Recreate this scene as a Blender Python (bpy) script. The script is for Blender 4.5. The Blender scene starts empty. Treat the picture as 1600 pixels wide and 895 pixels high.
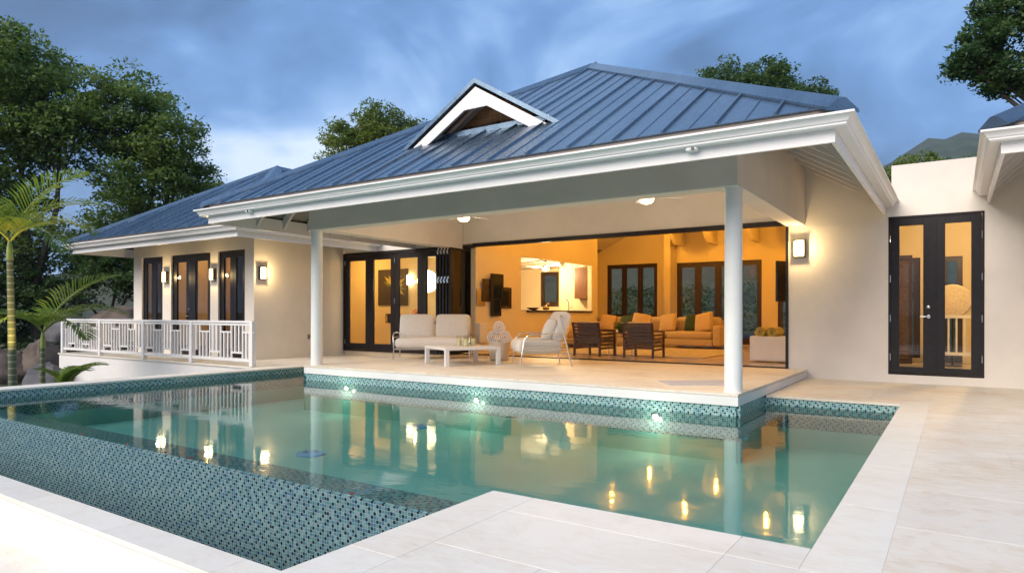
import bpy, math, random
import numpy as np
from mathutils import Matrix, Vector
random.seed(7); np.random.seed(7)
R = math.radians
scene = bpy.context.scene
COL = scene.collection

# ------------------------------------------------------------------ camera
cam = bpy.data.cameras.new('camera'); cam_o = bpy.data.objects.new('camera', cam); COL.objects.link(cam_o)
YAW = math.atan((1493.12 - 800) / 1034.25)
cam.sensor_width = 36; cam.lens = 36 * 1034.25 / 1600; cam.shift_y = 44.0 / 1600
cam.clip_start = 0.05; cam.clip_end = 6000
cam_o.matrix_world = Matrix.Translation((0, 0, 1.10)) @ Matrix.Rotation(YAW, 4, 'Z') @ Matrix.Rotation(R(90), 4, 'X') @ Matrix.Rotation(0.0018, 4, 'Z')
scene.camera = cam_o

# ------------------------------------------------------------------ light
EXPOSURE = 1.62
SUN_EL, SUN_AZ = 36, 194          # azimuth of the sun, clockwise from +Y
sun = bpy.data.lights.new('sun', 'SUN'); sun.energy = 1.5; sun.angle = R(50); sun.color = (1.0, 0.88, 0.75)
sun_o = bpy.data.objects.new('sun', sun); COL.objects.link(sun_o)
sd = Vector((math.sin(R(SUN_AZ)) * math.cos(R(SUN_EL)), math.cos(R(SUN_AZ)) * math.cos(R(SUN_EL)), math.sin(R(SUN_EL))))
sun_o.rotation_euler = sd.to_track_quat('Z', 'Y').to_euler(); sun_o.location = (0, -10, 20)

world = bpy.data.worlds.new('World'); scene.world = world; world.use_nodes = True
wt = world.node_tree; wt.nodes.clear()

class NT:
    """small wrapper that makes node graphs short to write"""
    def __init__(s, tree): s.t = tree
    def n(s, typ, **kw):
        nd = s.t.nodes.new(typ)
        for k, v in kw.items(): setattr(nd, k, v)
        return nd
    def link(s, a, b): s.t.links.new(a, b)
    def put(s, sock, v):
        if hasattr(v, 'is_linked') or isinstance(v, bpy.types.NodeSocket): s.t.links.new(v, sock)
        else: sock.default_value = v
    def math(s, op, *a, clamp=False):
        nd = s.n('ShaderNodeMath', operation=op, use_clamp=clamp)
        for i, v in enumerate(a): s.put(nd.inputs[i], v)
        return nd.outputs[0]
    def comb(s, x, y, z):
        nd = s.n('ShaderNodeCombineXYZ')
        for i, v in enumerate((x, y, z)): s.put(nd.inputs[i], v)
        return nd.outputs[0]
    def sep(s, v):
        nd = s.n('ShaderNodeSeparateXYZ'); s.link(v, nd.inputs[0]); return nd.outputs
    def noise(s, vec, scale, detail=4, rough=.55, dist=0.0):
        nd = s.n('ShaderNodeTexNoise')
        if vec is not None: s.link(vec, nd.inputs['Vector'])
        nd.inputs['Scale'].default_value = scale; nd.inputs['Detail'].default_value = detail
        nd.inputs['Roughness'].default_value = rough; nd.inputs['Distortion'].default_value = dist
        return nd.outputs[0]
    def ramp(s, fac, stops, interp='LINEAR'):
        nd = s.n('ShaderNodeValToRGB'); nd.color_ramp.interpolation = interp
        el = nd.color_ramp.elements
        while len(el) < len(stops): el.new(0.5)
        for e, (p, c) in zip(el, stops):
            e.position = p; e.color = (*c, 1) if len(c) == 3 else c
        s.link(fac, nd.inputs[0]); return nd.outputs[0]
    def mix(s, fac, a, b, blend='MIX'):
        nd = s.n('ShaderNodeMix', data_type='RGBA', blend_type=blend)
        s.put(nd.inputs[0], fac)
        for i, v in ((6, a), (7, b)):
            if isinstance(v, tuple) and len(v) == 3: v = (*v, 1)
            s.put(nd.inputs[i], v)
        return nd.outputs[2]
    def bump(s, h, strength, dist=.02):
        nd = s.n('ShaderNodeBump'); s.link(h, nd.inputs['Height'])
        nd.inputs['Strength'].default_value = strength; nd.inputs['Distance'].default_value = dist
        return nd.outputs[0]
    def mapping(s, vec, scale=(1, 1, 1), loc=(0, 0, 0), rot=(0, 0, 0)):
        nd = s.n('ShaderNodeMapping'); s.link(vec, nd.inputs[0])
        nd.inputs['Scale'].default_value = scale; nd.inputs['Location'].default_value = loc; nd.inputs['Rotation'].default_value = rot
        return nd.outputs[0]

w = NT(wt)
sky = w.n('ShaderNodeTexSky', sky_type='NISHITA'); sky.sun_disc = False
sky.sun_elevation = R(SUN_EL); sky.sun_rotation = R(SUN_AZ); sky.altitude = 50; sky.dust_density = 1.5; sky.ozone_density = 3
tc = w.n('ShaderNodeTexCoord').outputs['Generated']
dx, dy, dz = w.sep(tc)
den = w.math('ADD', w.math('MAXIMUM', dz, 0.0), 0.30)
cp = w.comb(w.math('DIVIDE', dx, den), w.math('DIVIDE', dy, den), 0.0)
big = w.noise(w.mapping(cp, (0.62, 0.62, 1), (4.9, 10.0, 0)), 1.0, 5, .50, .5)
fine = w.noise(w.mapping(cp, (1.5, 1.5, 1), (3.2, 16.4, 0)), 1.0, 7, .55, .9)
cl = w.math('ADD', w.math('MULTIPLY', big, .66), w.math('MULTIPLY', fine, .34))
cloud_col = w.ramp(cl, [(.37, (.026, .052, .102)), (.45, (.038, .080, .160)), (.51, (.070, .142, .280)), (.555, (.140, .225, .365)), (.61, (.33, .385, .46))])
sk = w.mix(1.0, sky.outputs[0], (.040, .040, .040), 'MULTIPLY')
col = w.mix(.80, sk, cloud_col)
bg = w.n('ShaderNodeBackground'); w.link(col, bg.inputs[0]); bg.inputs[1].default_value = 1.0
w.link(bg.outputs[0], w.n('ShaderNodeOutputWorld').inputs[0])

scene.view_settings.view_transform = 'Standard'; scene.view_settings.look = 'None'
scene.view_settings.exposure = EXPOSURE; scene.view_settings.gamma = 1; scene.view_settings.use_curve_mapping = False
scene.render.engine = 'CYCLES'
cy = scene.cycles
cy.use_denoising = True; cy.max_bounces = 8; cy.diffuse_bounces = 3; cy.glossy_bounces = 4; cy.transmission_bounces = 6
cy.transparent_max_bounces = 16; cy.sample_clamp_indirect = 6.0; cy.caustics_reflective = False; cy.caustics_refractive = False

# ------------------------------------------------------------------ mesh helpers
class MB:
    def __init__(s): s.v = []; s.f = []
    def poly(s, pts):
        i = len(s.v); s.v += [tuple(p) for p in pts]; s.f.append(tuple(range(i, i + len(pts)))); return s
    def box(s, x0, y0, z0, x1, y1, z1):
        return s.hexa([(x0, y0, z0), (x1, y0, z0), (x1, y1, z0), (x0, y1, z0), (x0, y0, z1), (x1, y0, z1), (x1, y1, z1), (x0, y1, z1)])
    def hexa(s, p):
        i = len(s.v); s.v += [tuple(q) for q in p]
        for q in ((0, 3, 2, 1), (4, 5, 6, 7), (0, 1, 5, 4), (1, 2, 6, 5), (2, 3, 7, 6), (3, 0, 4, 7)): s.f.append(tuple(i + k for k in q))
        return s
    def obox(s, c, h, rz=0.0, rx=0.0, ry=0.0):
        m = Matrix.Rotation(rz, 3, 'Z') @ Matrix.Rotation(ry, 3, 'Y') @ Matrix.Rotation(rx, 3, 'X'); c = Vector(c)
        p = [c + m @ Vector((sx * h[0], sy * h[1], sz * h[2])) for sz in (-1, 1) for sx, sy in ((-1, -1), (1, -1), (1, 1), (-1, 1))]
        return s.hexa(p)
    def beam(s, a, b, w, h, up=(0, 0, 1)):
        a, b = Vector(a), Vector(b); d = (b - a).normalized(); x = d.cross(Vector(up)).normalized(); y = x.cross(d)
        p = []
        for e in (a, b):
            p += [e - x * w / 2 - y * h / 2, e + x * w / 2 - y * h / 2, e + x * w / 2 + y * h / 2, e - x * w / 2 + y * h / 2]
        return s.hexa(p)
    def prism(s, pts, ax, a0, a1):
        """extrude a 2-D outline along axis ax: the outline is in the other two axes, in order"""
        def P(p, a): return {'x': (a, p[0], p[1]), 'y': (p[0], a, p[1]), 'z': (p[0], p[1], a)}[ax]
        i = len(s.v); n = len(pts)
        s.v += [P(p, a0) for p in pts] + [P(p, a1) for p in pts]
        s.f.append(tuple(range(i + n - 1, i - 1, -1))); s.f.append(tuple(range(i + n, i + 2 * n)))
        for k in range(n):
            l = (k + 1) % n; s.f.append((i + k, i + l, i + n + l, i + n + k))
        return s
    def tube(s, pts, r, n=8, cap=True):
        pts = [Vector(p) for p in pts]; m = len(pts); rr = r if isinstance(r, (list, tuple)) else [r] * m
        i = len(s.v); x = None
        for k, p in enumerate(pts):
            d = (pts[min(k + 1, m - 1)] - pts[max(k - 1, 0)]).normalized()
            if x is None: x = d.cross(Vector((0, 0, 1)) if abs(d.z) < .9 else Vector((1, 0, 0))).normalized()
            else: x = (x - d * x.dot(d)).normalized()
            y = d.cross(x)
            for a in range(n):
                t = 2 * math.pi * a / n; s.v.append(tuple(p + (x * math.cos(t) + y * math.sin(t)) * rr[k]))
        for k in range(m - 1):
            for a in range(n):
                b = (a + 1) % n; s.f.append((i + k * n + a, i + k * n + b, i + (k + 1) * n + b, i + (k + 1) * n + a))
        if cap:
            s.f.append(tuple(i + a for a in range(n - 1, -1, -1))); s.f.append(tuple(i + (m - 1) * n + a for a in range(n)))
        return s
    def lathe(s, prof, c=(0, 0, 0), n=24):
        i = len(s.v); m = len(prof)
        for r_, z in prof:
            for a in range(n):
                t = 2 * math.pi * a / n; s.v.append((c[0] + r_ * math.cos(t), c[1] + r_ * math.sin(t), c[2] + z))
        for k in range(m - 1):
            for a in range(n):
                b = (a + 1) % n; s.f.append((i + k * n + a, i + k * n + b, i + (k + 1) * n + b, i + (k + 1) * n + a))
        s.f.append(tuple(i + a for a in range(n - 1, -1, -1))); s.f.append(tuple(i + (m - 1) * n + a for a in range(n)))
        return s
    def cushion(s, c, size, rz=0, rx=0, ry=0, r=.06, puff=.03, n=8):
        h = Vector(size) / 2; m = Matrix.Rotation(rz, 3, 'Z') @ Matrix.Rotation(ry, 3, 'Y') @ Matrix.Rotation(rx, 3, 'X'); c = Vector(c)
        thin = min(range(3), key=lambda k: size[k]); oth = [k for k in range(3) if k != thin]
        r = min(r, h[thin] * .98)
        for ax in range(3):
            for sg in (-1, 1):
                i = len(s.v)
                u, v_ = [k for k in range(3) if k != ax]
                for a in range(n + 1):
                    for b in range(n + 1):
                        p = [0, 0, 0]; p[ax] = sg
                        # denser sampling near the edges
                        p[u] = math.sin((2 * a / n - 1) * math.pi / 2); p[v_] = math.sin((2 * b / n - 1) * math.pi / 2)
                        q = Vector([p[k] * h[k] for k in range(3)])
                        ins = Vector([max(-(h[k] - r), min(h[k] - r, q[k])) for k in range(3)])
                        d = q - ins
                        if d.length > 1e-9: q = ins + d.normalized() * r
                        e = (1 - (q[oth[0]] / h[oth[0]]) ** 2) * (1 - (q[oth[1]] / h[oth[1]]) ** 2)
                        q[thin] += math.copysign(max(e, 0) ** .7 * puff, q[thin]) if abs(q[thin]) > h[thin] * .3 else 0
                        s.v.append(tuple(c + m @ q))
                for a in range(n):
                    for b in range(n):
                        o = i + a * (n + 1) + b; f = (o, o + 1, o + n + 2, o + n + 1)
                        s.f.append(f if (sg > 0) == (ax != 1) else f[::-1])
        return s
    def build(s, name, mat, parent=None, smooth=None, bevel=0.0, off=None):
        me = bpy.data.meshes.new(name)
        o = off if off is not None else ORG.get(parent.name if parent else None, (0, 0, 0))
        vs = s.v if o == (0, 0, 0) else [(a - o[0], b - o[1], c - o[2]) for a, b, c in s.v]
        me.from_pydata(vs, [], s.f); me.update()
        return link(name, me, mat, parent, smooth, bevel)

ORG = {}     # parent name -> world offset of its children (things whose parts are written in world coordinates)
def link(name, me, mat, parent=None, smooth=None, bevel=0.0):
    ob = bpy.data.objects.new(name, me); COL.objects.link(ob)
    if mat is not None and not me.materials: me.materials.append(mat)
    if parent is not None:
        ob.parent = parent
        if parent.name in ORG: ORG[ob.name] = ORG[parent.name]
    if smooth is not None:
        me.polygons.foreach_set('use_smooth', [True] * len(me.polygons))
        if smooth < 179: me.set_sharp_from_angle(angle=R(smooth))
    if bevel:
        b = ob.modifiers.new('bevel', 'BEVEL'); b.width = bevel; b.segments = 2; b.limit_method = 'ANGLE'; b.angle_limit = R(40)
    return ob
def tag(o, label=None, cat=None, group=None, kind=None):
    if label: o['label'] = label
    if cat: o['category'] = cat
    if group: o['group'] = group
    if kind: o['kind'] = kind
    return o
def thing(name, label, cat, loc=(0, 0, 0), rotz=0.0, group=None, world=False):
    """an Empty at the base of a thing; with world=True its parts are written in world coordinates"""
    o = bpy.data.objects.new(name, None); COL.objects.link(o); o.empty_display_size = .2
    o.location = loc; o.rotation_euler = (0, 0, rotz)
    if world: ORG[o.name] = tuple(loc)
    return tag(o, label, cat, group)
def copy_tree(o, parent=None):
    c = o.copy(); COL.objects.link(c); c.parent = parent
    for ch in list(o.children): copy_tree(ch, c)
    return c
def point_light(name, loc, power, colr, parent=None, radius=.05, spot=None):
    radius = min(radius, .03)
    l = bpy.data.lights.new(name, 'SPOT' if spot else 'POINT'); l.energy = power; l.color = colr; l.shadow_soft_size = radius
    if spot: l.spot_size = R(spot); l.spot_blend = .6
    o = bpy.data.objects.new(name, l); COL.objects.link(o)
    if parent is not None:
        o.parent = parent; q = ORG.get(parent.name, (0, 0, 0)); loc = tuple(a - b for a, b in zip(loc, q))
    o.location = loc
    return o

# ------------------------------------------------------------------ materials
MATS = {}
def new_mat(name):
    m = bpy.data.materials.new(name); m.use_nodes = True; m.node_tree.nodes.clear()
    t = NT(m.node_tree); out = t.n('ShaderNodeOutputMaterial'); MATS[name] = m
    return m, t, out
def principled(t, out, **kw):
    p = t.n('ShaderNodeBsdfPrincipled'); t.link(p.outputs[0], out.inputs[0])
    for k, v in kw.items(): t.put(p.inputs[k.replace('_', ' ')], v)
    return p
def plain(name, c, rough=.5, metal=0.0, var=.08, scale=4.0, bump=0.0, bscale=60.0, spec=.5, stretch=(1, 1, 1), world=False):
    m, t, out = new_mat(name)
    co = t.n('ShaderNodeNewGeometry').outputs['Position'] if world else t.n('ShaderNodeTexCoord').outputs['Object']
    co = t.mapping(co, stretch)
    f = t.noise(co, scale, 5, .6)
    lo = tuple(max(0, x * (1 - var)) for x in c); hi = tuple(min(1, x * (1 + var)) for x in c)
    colr = t.ramp(f, [(.3, lo), (.7, hi)])
    p = principled(t, out, Base_Color=colr, Metallic=metal)
    p.inputs['Specular IOR Level'].default_value = spec
    t.link(t.math('ADD', t.math('MULTIPLY', f, .12), rough - .06, clamp=True), p.inputs['Roughness'])
    if bump: t.link(t.bump(t.noise(co, bscale, 3, .6), bump, .004), p.inputs['Normal'])
    return m
def emissive(name, c, strength):
    m, t, out = new_mat(name); e = t.n('ShaderNodeEmission'); e.inputs[0].default_value = (*c, 1)
    tc_ = t.n('ShaderNodeTexCoord').outputs['Object']
    t.link(t.math('ADD', t.math('MULTIPLY', t.noise(tc_, 6), strength * .2), strength * .9), e.inputs[1])
    t.link(e.outputs[0], out.inputs[0]); return m
def glass(name, tint=(.93, .95, .94), rough=0.0, ior=1.5, k=1.0):
    m, t, out = new_mat(name)
    tr = t.n('ShaderNodeBsdfTransparent'); tr.inputs[0].default_value = (*tint, 1)
    gl = t.n('ShaderNodeBsdfGlossy'); gl.inputs['Roughness'].default_value = rough
    fr = t.n('ShaderNodeFresnel'); fr.inputs[0].default_value = ior
    mx = t.n('ShaderNodeMixShader'); front = t.math('SUBTRACT', 1.0, t.n('ShaderNodeNewGeometry').outputs['Backfacing'])
    t.link(t.math('MULTIPLY', t.math('MULTIPLY', fr.outputs[0], k, clamp=True), front), mx.inputs[0])
    t.link(tr.outputs[0], mx.inputs[1]); t.link(gl.outputs[0], mx.inputs[2]); t.link(mx.outputs[0], out.inputs[0])
    return m

stucco = plain('stucco', (.75, .70, .635), .85, var=.07, scale=1.1, bump=.35, bscale=90, spec=.2, world=True)
white_wall = plain('white_render', (.74, .73, .715), .8, var=.04, scale=2, bump=.25, bscale=80, spec=.2, world=True)
white_paint = plain('white_paint', (.80, .79, .78), .42, var=.03, scale=3)
gutter_white = plain('gutter_white', (.82, .81, .80), .35, var=.02, scale=2)
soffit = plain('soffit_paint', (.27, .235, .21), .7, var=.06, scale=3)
column_paint = plain('column_paint', (.76, .76, .74), .6, var=.04, scale=3, bump=.15, bscale=70)
bronze = plain('dark_bronze_frame', (.015, .013, .016), .42, var=.2, scale=8, spec=.25)
brown_frame = plain('dark_brown_frame', (.035, .018, .012), .4, var=.2, scale=8)
steel = plain('brushed_steel', (.62, .62, .62), .25, 1.0, var=.05)
chrome = plain('satin_chrome', (.75, .73, .70), .16, 1.0, var=.03)
ceil_paint = plain('ceiling_paint', (.72, .66, .60), .8, var=.03)
inner_wall = plain('interior_wall_paint', (.76, .65, .44), .75, var=.03, scale=1.5, world=True)
drip_metal = plain('drip_edge_metal', (.055, .055, .062), .45, .5, var=.15)
pane = glass('window_glass')
dark_pane = glass('tinted_glass', (.35, .37, .38), 0.0, 1.6, 1.4)
clear_glass = glass('clear_glass', (.97, .98, .97), 0.0, 1.3, .6)

def roof_metal():
    m, t, out = new_mat('roof_metal')
    po = t.n('ShaderNodeNewGeometry').outputs['Position']
    a = t.noise(t.mapping(po, (1.6, .5, .5)), 1.2, 5, .6); b = t.noise(po, 9, 4, .6)
    c = t.ramp(t.math('ADD', t.math('MULTIPLY', a, .75), t.math('MULTIPLY', b, .25)), [(.30, (.115, .175, .245)), (.70, (.190, .265, .345))])
    st = t.noise(t.mapping(po, (11, .6, .6)), 1.0, 4, .6)
    c = t.mix(1.0, c, t.ramp(st, [(.3, (.92, .925, .93)), (.7, (1.05, 1.045, 1.04))]), 'MULTIPLY')
    c = t.mix(1.0, c, t.ramp(t.n('ShaderNodeObjectInfo').outputs['Random'], [(0, (.90, .90, .91)), (1, (1.06, 1.06, 1.05))]), 'MULTIPLY')
    p = principled(t, out, Base_Color=c, Metallic=.72)
    t.link(t.ramp(b, [(.3, (.22, .22, .22)), (.75, (.36, .36, .36))]), p.inputs['Roughness'])
    t.link(t.bump(a, .09, .03), p.inputs['Normal'])
    return m
roof_mat = roof_metal()

def travertine(name, base, stain, amount):
    m, t, out = new_mat(name)
    po = t.n('ShaderNodeNewGeometry').outputs['Position']
    rnd = t.n('ShaderNodeObjectInfo').outputs['Random']
    a = t.noise(t.mapping(po, (1, 1.7, 1)), .8, 6, .62, .6)
    b = t.noise(t.mapping(po, (5, 16, 5), rot=(0, 0, .25)), 1.0, 6, .7, 1.2)
    c = t.noise(po, 55, 3, .6)
    m1 = t.ramp(t.math('ADD', t.math('MULTIPLY', a, .6), t.math('MULTIPLY', b, .4)), [(.47, (0, 0, 0)), (.66, (amount,) * 3)])
    colr = t.mix(m1, base, stain)
    vein = t.ramp(b, [(.60, (0, 0, 0)), (.70, (.32, .32, .32)), (.74, (0, 0, 0))])
    colr = t.mix(t.math('MULTIPLY', vein, t.ramp(a, [(.5, (0, 0, 0)), (.62, (1, 1, 1))])), colr, (.40, .33, .27))
    mo = t.noise(t.mapping(po, (1, 1.3, 1)), 5.5, 9, .72, .5)
    colr = t.mix(t.ramp(mo, [(.50, (0, 0, 0)), (.68, (amount * .75,) * 3)]), colr, stain)
    colr = t.mix(t.ramp(mo, [(.30, (.35, .35, .35)), (.42, (0, 0, 0))]), colr, (.80, .78, .74))
    pit = t.ramp(c, [(.66, (0, 0, 0)), (.74, (.40, .40, .40))])
    colr = t.mix(pit, colr, (.52, .45, .38))
    colr = t.mix(1.0, colr, t.ramp(rnd, [(0, (.92, .92, .92)), (1, (1.0, .992, .975))]), 'MULTIPLY')
    p = principled(t, out, Base_Color=colr)
    t.link(t.ramp(a, [(.3, (.42, .42, .42)), (.7, (.62, .62, .62))]), p.inputs['Roughness'])
    t.link(t.bump(t.math('ADD', t.math('MULTIPLY', c, .5), b), .18, .004), p.inputs['Normal'])
    return m
trav = travertine('travertine', (.775, .725, .635), (.64, .50, .35), .75)
trav_white = travertine('travertine_pale', (.80, .772, .70), (.69, .60, .48), .6)
joint = plain('stone_joint', (.68, .63, .56), .9, var=.1)
int_floor = plain('interior_stone_floor', (.62, .50, .36), .18, var=.14, scale=1.3, world=True)

def mosaic(name, tiles, grout, rough):
    m, t, out = new_mat(name)
    g = t.n('ShaderNodeNewGeometry'); px, py_, pz = t.sep(g.outputs['Position']); nx, ny, nz = t.sep(g.outputs['True Normal'])
    fx = t.math('GREATER_THAN', t.math('ABSOLUTE', nx), .5); fz = t.math('GREATER_THAN', t.math('ABSOLUTE', nz), .5)
    def sel(f, a, b): return t.math('ADD', t.math('MULTIPLY', f, a), t.math('MULTIPLY', t.math('SUBTRACT', 1.0, f), b))
    S = 1 / .0254
    u = t.math('MULTIPLY', sel(fx, py_, px), S); v = t.math('MULTIPLY', sel(fz, py_, pz), S)
    cu, cv = t.math('FLOOR', u), t.math('FLOOR', v); fu, fv = t.math('FRACT', u), t.math('FRACT', v)
    r = t.math('FLOORED_MODULO', cv, 4.0)
    def eq(a, b): return t.math('COMPARE', a, b, .1)
    off = t.math('ADD', t.math('MULTIPLY', eq(r, 1.0), 3.0), t.math('ADD', eq(r, 2.0), t.math('MULTIPLY', eq(r, 3.0), 2.0)))
    wn = t.n('ShaderNodeTexWhiteNoise', noise_dimensions='2D')
    t.link(t.comb(t.math('FLOOR', t.math('DIVIDE', cu, 12.0)), t.math('FLOOR', t.math('DIVIDE', cv, 12.0)), 0.0), wn.inputs[0])
    ph = t.math('FLOOR', t.math('MULTIPLY', wn.outputs[0], 1.25))
    dark = eq(t.math('FLOORED_MODULO', t.math('SUBTRACT', t.math('ADD', cu, ph), off), 4.0), 0.0)
    w2 = t.n('ShaderNodeTexWhiteNoise', noise_dimensions='2D'); t.link(t.comb(cu, cv, 0.0), w2.inputs[0])
    tile = t.ramp(w2.outputs[0], list(zip((0, .24, .48, .68, .84), tiles)), 'CONSTANT')
    dk = t.ramp(w2.outputs[0], [(0, (.004, .009, .020)), (.6, (.008, .020, .050)), (.85, (.010, .030, .034))], 'CONSTANT')
    tile = t.mix(dark, tile, dk)
    def edge(f): return t.math('MINIMUM', f, t.math('SUBTRACT', 1.0, f))
    e = t.math('MINIMUM', edge(fu), edge(fv))
    gm = t.math('LESS_THAN', e, .06)
    colr = t.mix(gm, tile, grout)
    p = principled(t, out, Base_Color=colr)
    t.put(p.inputs['Roughness'], t.math('ADD', t.math('MULTIPLY', gm, .4), rough))
    h = t.ramp(e, [(.03, (0, 0, 0)), (.10, (1, 1, 1))])
    tilt = t.math('MULTIPLY', w2.outputs[0], t.math('SUBTRACT', fu, .5))
    t.link(t.bump(t.math('ADD', h, t.math('MULTIPLY', tilt, .4)), .45, .002), p.inputs['Normal'])
    return m
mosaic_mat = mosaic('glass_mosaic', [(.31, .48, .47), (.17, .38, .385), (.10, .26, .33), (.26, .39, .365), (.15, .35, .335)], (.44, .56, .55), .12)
mosaic_dark = mosaic('dark_glass_mosaic', [(.155, .265, .28), (.09, .20, .225), (.055, .135, .20), (.13, .215, .23), (.075, .175, .185)], (.24, .345, .365), .07)  # same tile in a darker copy; waterline band and ledge take the lighter

def plaster():
    m, t, out = new_mat('pool_plaster')
    po = t.n('ShaderNodeNewGeometry').outputs['Position']
    c = t.ramp(t.noise(po, .9, 5, .6), [(.3, (.24, .62, .56)), (.7, (.36, .74, .66))])
    c = t.mix(t.math('MULTIPLY', t.noise(po, 40, 3), .25), c, (.45, .76, .68))
    principled(t, out, Base_Color=c, Roughness=.7)
    return m
plaster_mat = plaster()

def water():
    m, t, out = new_mat('pool_water')
    po = t.n('ShaderNodeNewGeometry').outputs['Position']
    h = t.math('ADD', t.math('MULTIPLY', t.noise(t.mapping(po, (1, 1.6, 1)), 1.3, 3, .5, .4), 1.0), t.math('MULTIPLY', t.noise(t.mapping(po, (1, 2.2, 1)), 9, 3, .5), .10))
    nb = t.bump(h, .055, .05)
    tr = t.n('ShaderNodeBsdfTransparent'); tr.inputs[0].default_value = (.78, .95, .90, 1)
    gl = t.n('ShaderNodeBsdfGlossy'); gl.inputs['Roughness'].default_value = .045; t.link(nb, gl.inputs['Normal'])
    fr = t.n('ShaderNodeFresnel'); fr.inputs[0].default_value = 1.333; t.link(nb, fr.inputs['Normal'])
    mx = t.n('ShaderNodeMixShader'); t.link(fr.outputs[0], mx.inputs[0]); t.link(tr.outputs[0], mx.inputs[1]); t.link(gl.outputs[0], mx.inputs[2])
    t.link(mx.outputs[0], out.inputs[0]); return m
water_mat = water()

def leaf_mat(name, lo, hi, trans=.35):
    m, t, out = new_mat(name)
    po = t.n('ShaderNodeNewGeometry').outputs['Position']
    a = t.noise(po, .55, 4, .6); b = t.noise(po, 6.0, 2, .5)
    c = t.ramp(t.math('ADD', t.math('MULTIPLY', a, .6), t.math('MULTIPLY', b, .4)), [(.36, lo), (.62, hi)])
    p = t.n('ShaderNodeBsdfPrincipled'); t.link(c, p.inputs['Base Color']); p.inputs['Roughness'].default_value = .5
    tl = t.n('ShaderNodeBsdfTranslucent'); t.link(c, tl.inputs[0])
    mx = t.n('ShaderNodeMixShader'); mx.inputs[0].default_value = trans
    t.link(p.outputs[0], mx.inputs[1]); t.link(tl.outputs[0], mx.inputs[2]); t.link(mx.outputs[0], out.inputs[0]); return m
leaf_dark = leaf_mat('leaf_dark', (.032, .085, .026), (.100, .180, .044), .45)
leaf_mid = leaf_mat('leaf_mid', (.055, .130, .030), (.185, .275, .055), .5)
leaf_light = leaf_mat('leaf_light', (.075, .140, .024), (.215, .275, .045), .5)
palm_leaf = leaf_mat('palm_leaf', (.070, .155, .024), (.200, .280, .042), .5)
grass_mat = leaf_mat('ground_cover_leaf', (.015, .040, .012), (.050, .090, .022))
bark = plain('bark', (.085, .065, .050), .9, var=.35, scale=6, bump=.8, bscale=25)
rock = plain('boulder_rock', (.115, .088, .070), .9, var=.55, scale=1.1, bump=1.0, bscale=6)
rock_grey = plain('boulder_grey', (.10, .10, .108), .9, var=.5, scale=1.1, bump=1.0, bscale=6)
soil = plain('garden_soil', (.045, .050, .028), .95, var=.4, scale=1.2, bump=.8, bscale=12, world=True)

WARM = (1.0, .62, .26); ORANGE = (1.0, .44, .045); CREAM = (1.0, .70, .36)
lamp_glow = emissive('lamp_diffuser', (1.0, .80, .42), 5.0)
fan_glow = emissive('fan_lamp', (1.0, .66, .30), 6.0)
down_glow = emissive('downlight_lens', (1.0, .66, .30), 1.6)
pool_glow = emissive('pool_lamp', (1.0, .95, .80), 14.0)

# ------------------------------------------------------------------ main dimensions
YW = 12.52                       # front wall of the house
PZ = .15                         # patio level
PXL, PXR, PYF = -10.10, -2.163, 8.10
WZ = -.125                       # water level
FZ = -.68                        # pool floor
PL, PR, PNEAR, PBACK, INF = -11.5, -.564, 3.384, 9.51, 3.13
DL = -2.407                      # left edge of the near deck
LW = -9.62                       # wall with the mirrors; its opening looks into the kitchen

# ------------------------------------------------------------------ ground, deck, pool
def terrain_h(x, y):
    z = -.95
    if y > 24: z += min((y - 24) * .34, 6.0) + max(0, (y - 44)) * .02
    if x < -21: z += min((-21 - x) * .10, 2.2)
    return z
def terrain():
    ax = np.sign(np.linspace(-1, 1, 81)) * np.abs(np.linspace(-1, 1, 81)) ** 2.6
    xs = -8 + ax * 2500; ys = 12 + ax * 2500
    V = [(x, y, terrain_h(x, y) + (random.uniform(-.12, .12) if abs(x) < 60 and (y > 27 or x < -23) else 0)) for y in ys for x in xs]
    n = len(xs); F = [(j * n + i, j * n + i + 1, (j + 1) * n + i + 1, (j + 1) * n + i) for j in range(n - 1) for i in range(n - 1)]
    me = bpy.data.meshes.new('garden_ground'); me.from_pydata(V, [], F)
    return tag(link('garden_ground', me, soil, None, 60), kind='structure')
terrain()

SLAB = {}
def slab(x0, y0, x1, y1, z, parent, mat, th=.03, gap=.0011, name='paving_slab'):
    wx, wy = round(x1 - x0, 4), round(y1 - y0, 4); key = (wx, wy, th, mat.name)
    if key not in SLAB:
        a, b = wx / 2 - gap, wy / 2 - gap; c = .0015
        m = MB(); m.hexa([(-a, -b, -th), (a, -b, -th), (a, b, -th), (-a, b, -th), (-a, -b, -c), (a, -b, -c), (a, b, -c), (-a, b, -c)])
        m.hexa([(-a, -b, -c), (a, -b, -c), (a, b, -c), (-a, b, -c), (-a + c, -b + c, 0), (a - c, -b + c, 0), (a - c, b - c, 0), (-a + c, b - c, 0)])
        m.f = [f for k, f in enumerate(m.f) if k not in (1, 6)]
        me = bpy.data.meshes.new(name); me.from_pydata(m.v, [], m.f); me.materials.append(mat); SLAB[key] = me
    o = bpy.data.objects.new(name, SLAB[key]); COL.objects.link(o); o.parent = parent
    q = ORG.get(parent.name, (0, 0, 0)); o.location = ((x0 + x1) / 2 - q[0], (y0 + y1) / 2 - q[1], z - q[2])
    return o
def cuts(a, b, step, start=0.0):
    out = [a]; x = a + (start if start > 0 else step)
    while x < b - .12: out.append(x); x += step
    out.append(b); return out
def pave(x0, y0, x1, y1, z, parent, mat, sx, sy, stagger=True, name='paving_slab', th=.03):
    for j, (a, b) in enumerate(zip(cuts(y0, y1, sy)[:-1], cuts(y0, y1, sy)[1:])):
        cx = cuts(x0, x1, sx, sx / 2 if stagger and j % 2 else 0)
        for c, d in zip(cx[:-1], cx[1:]): slab(c, a, d, b, z, parent, mat, th, name=name)

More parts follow.
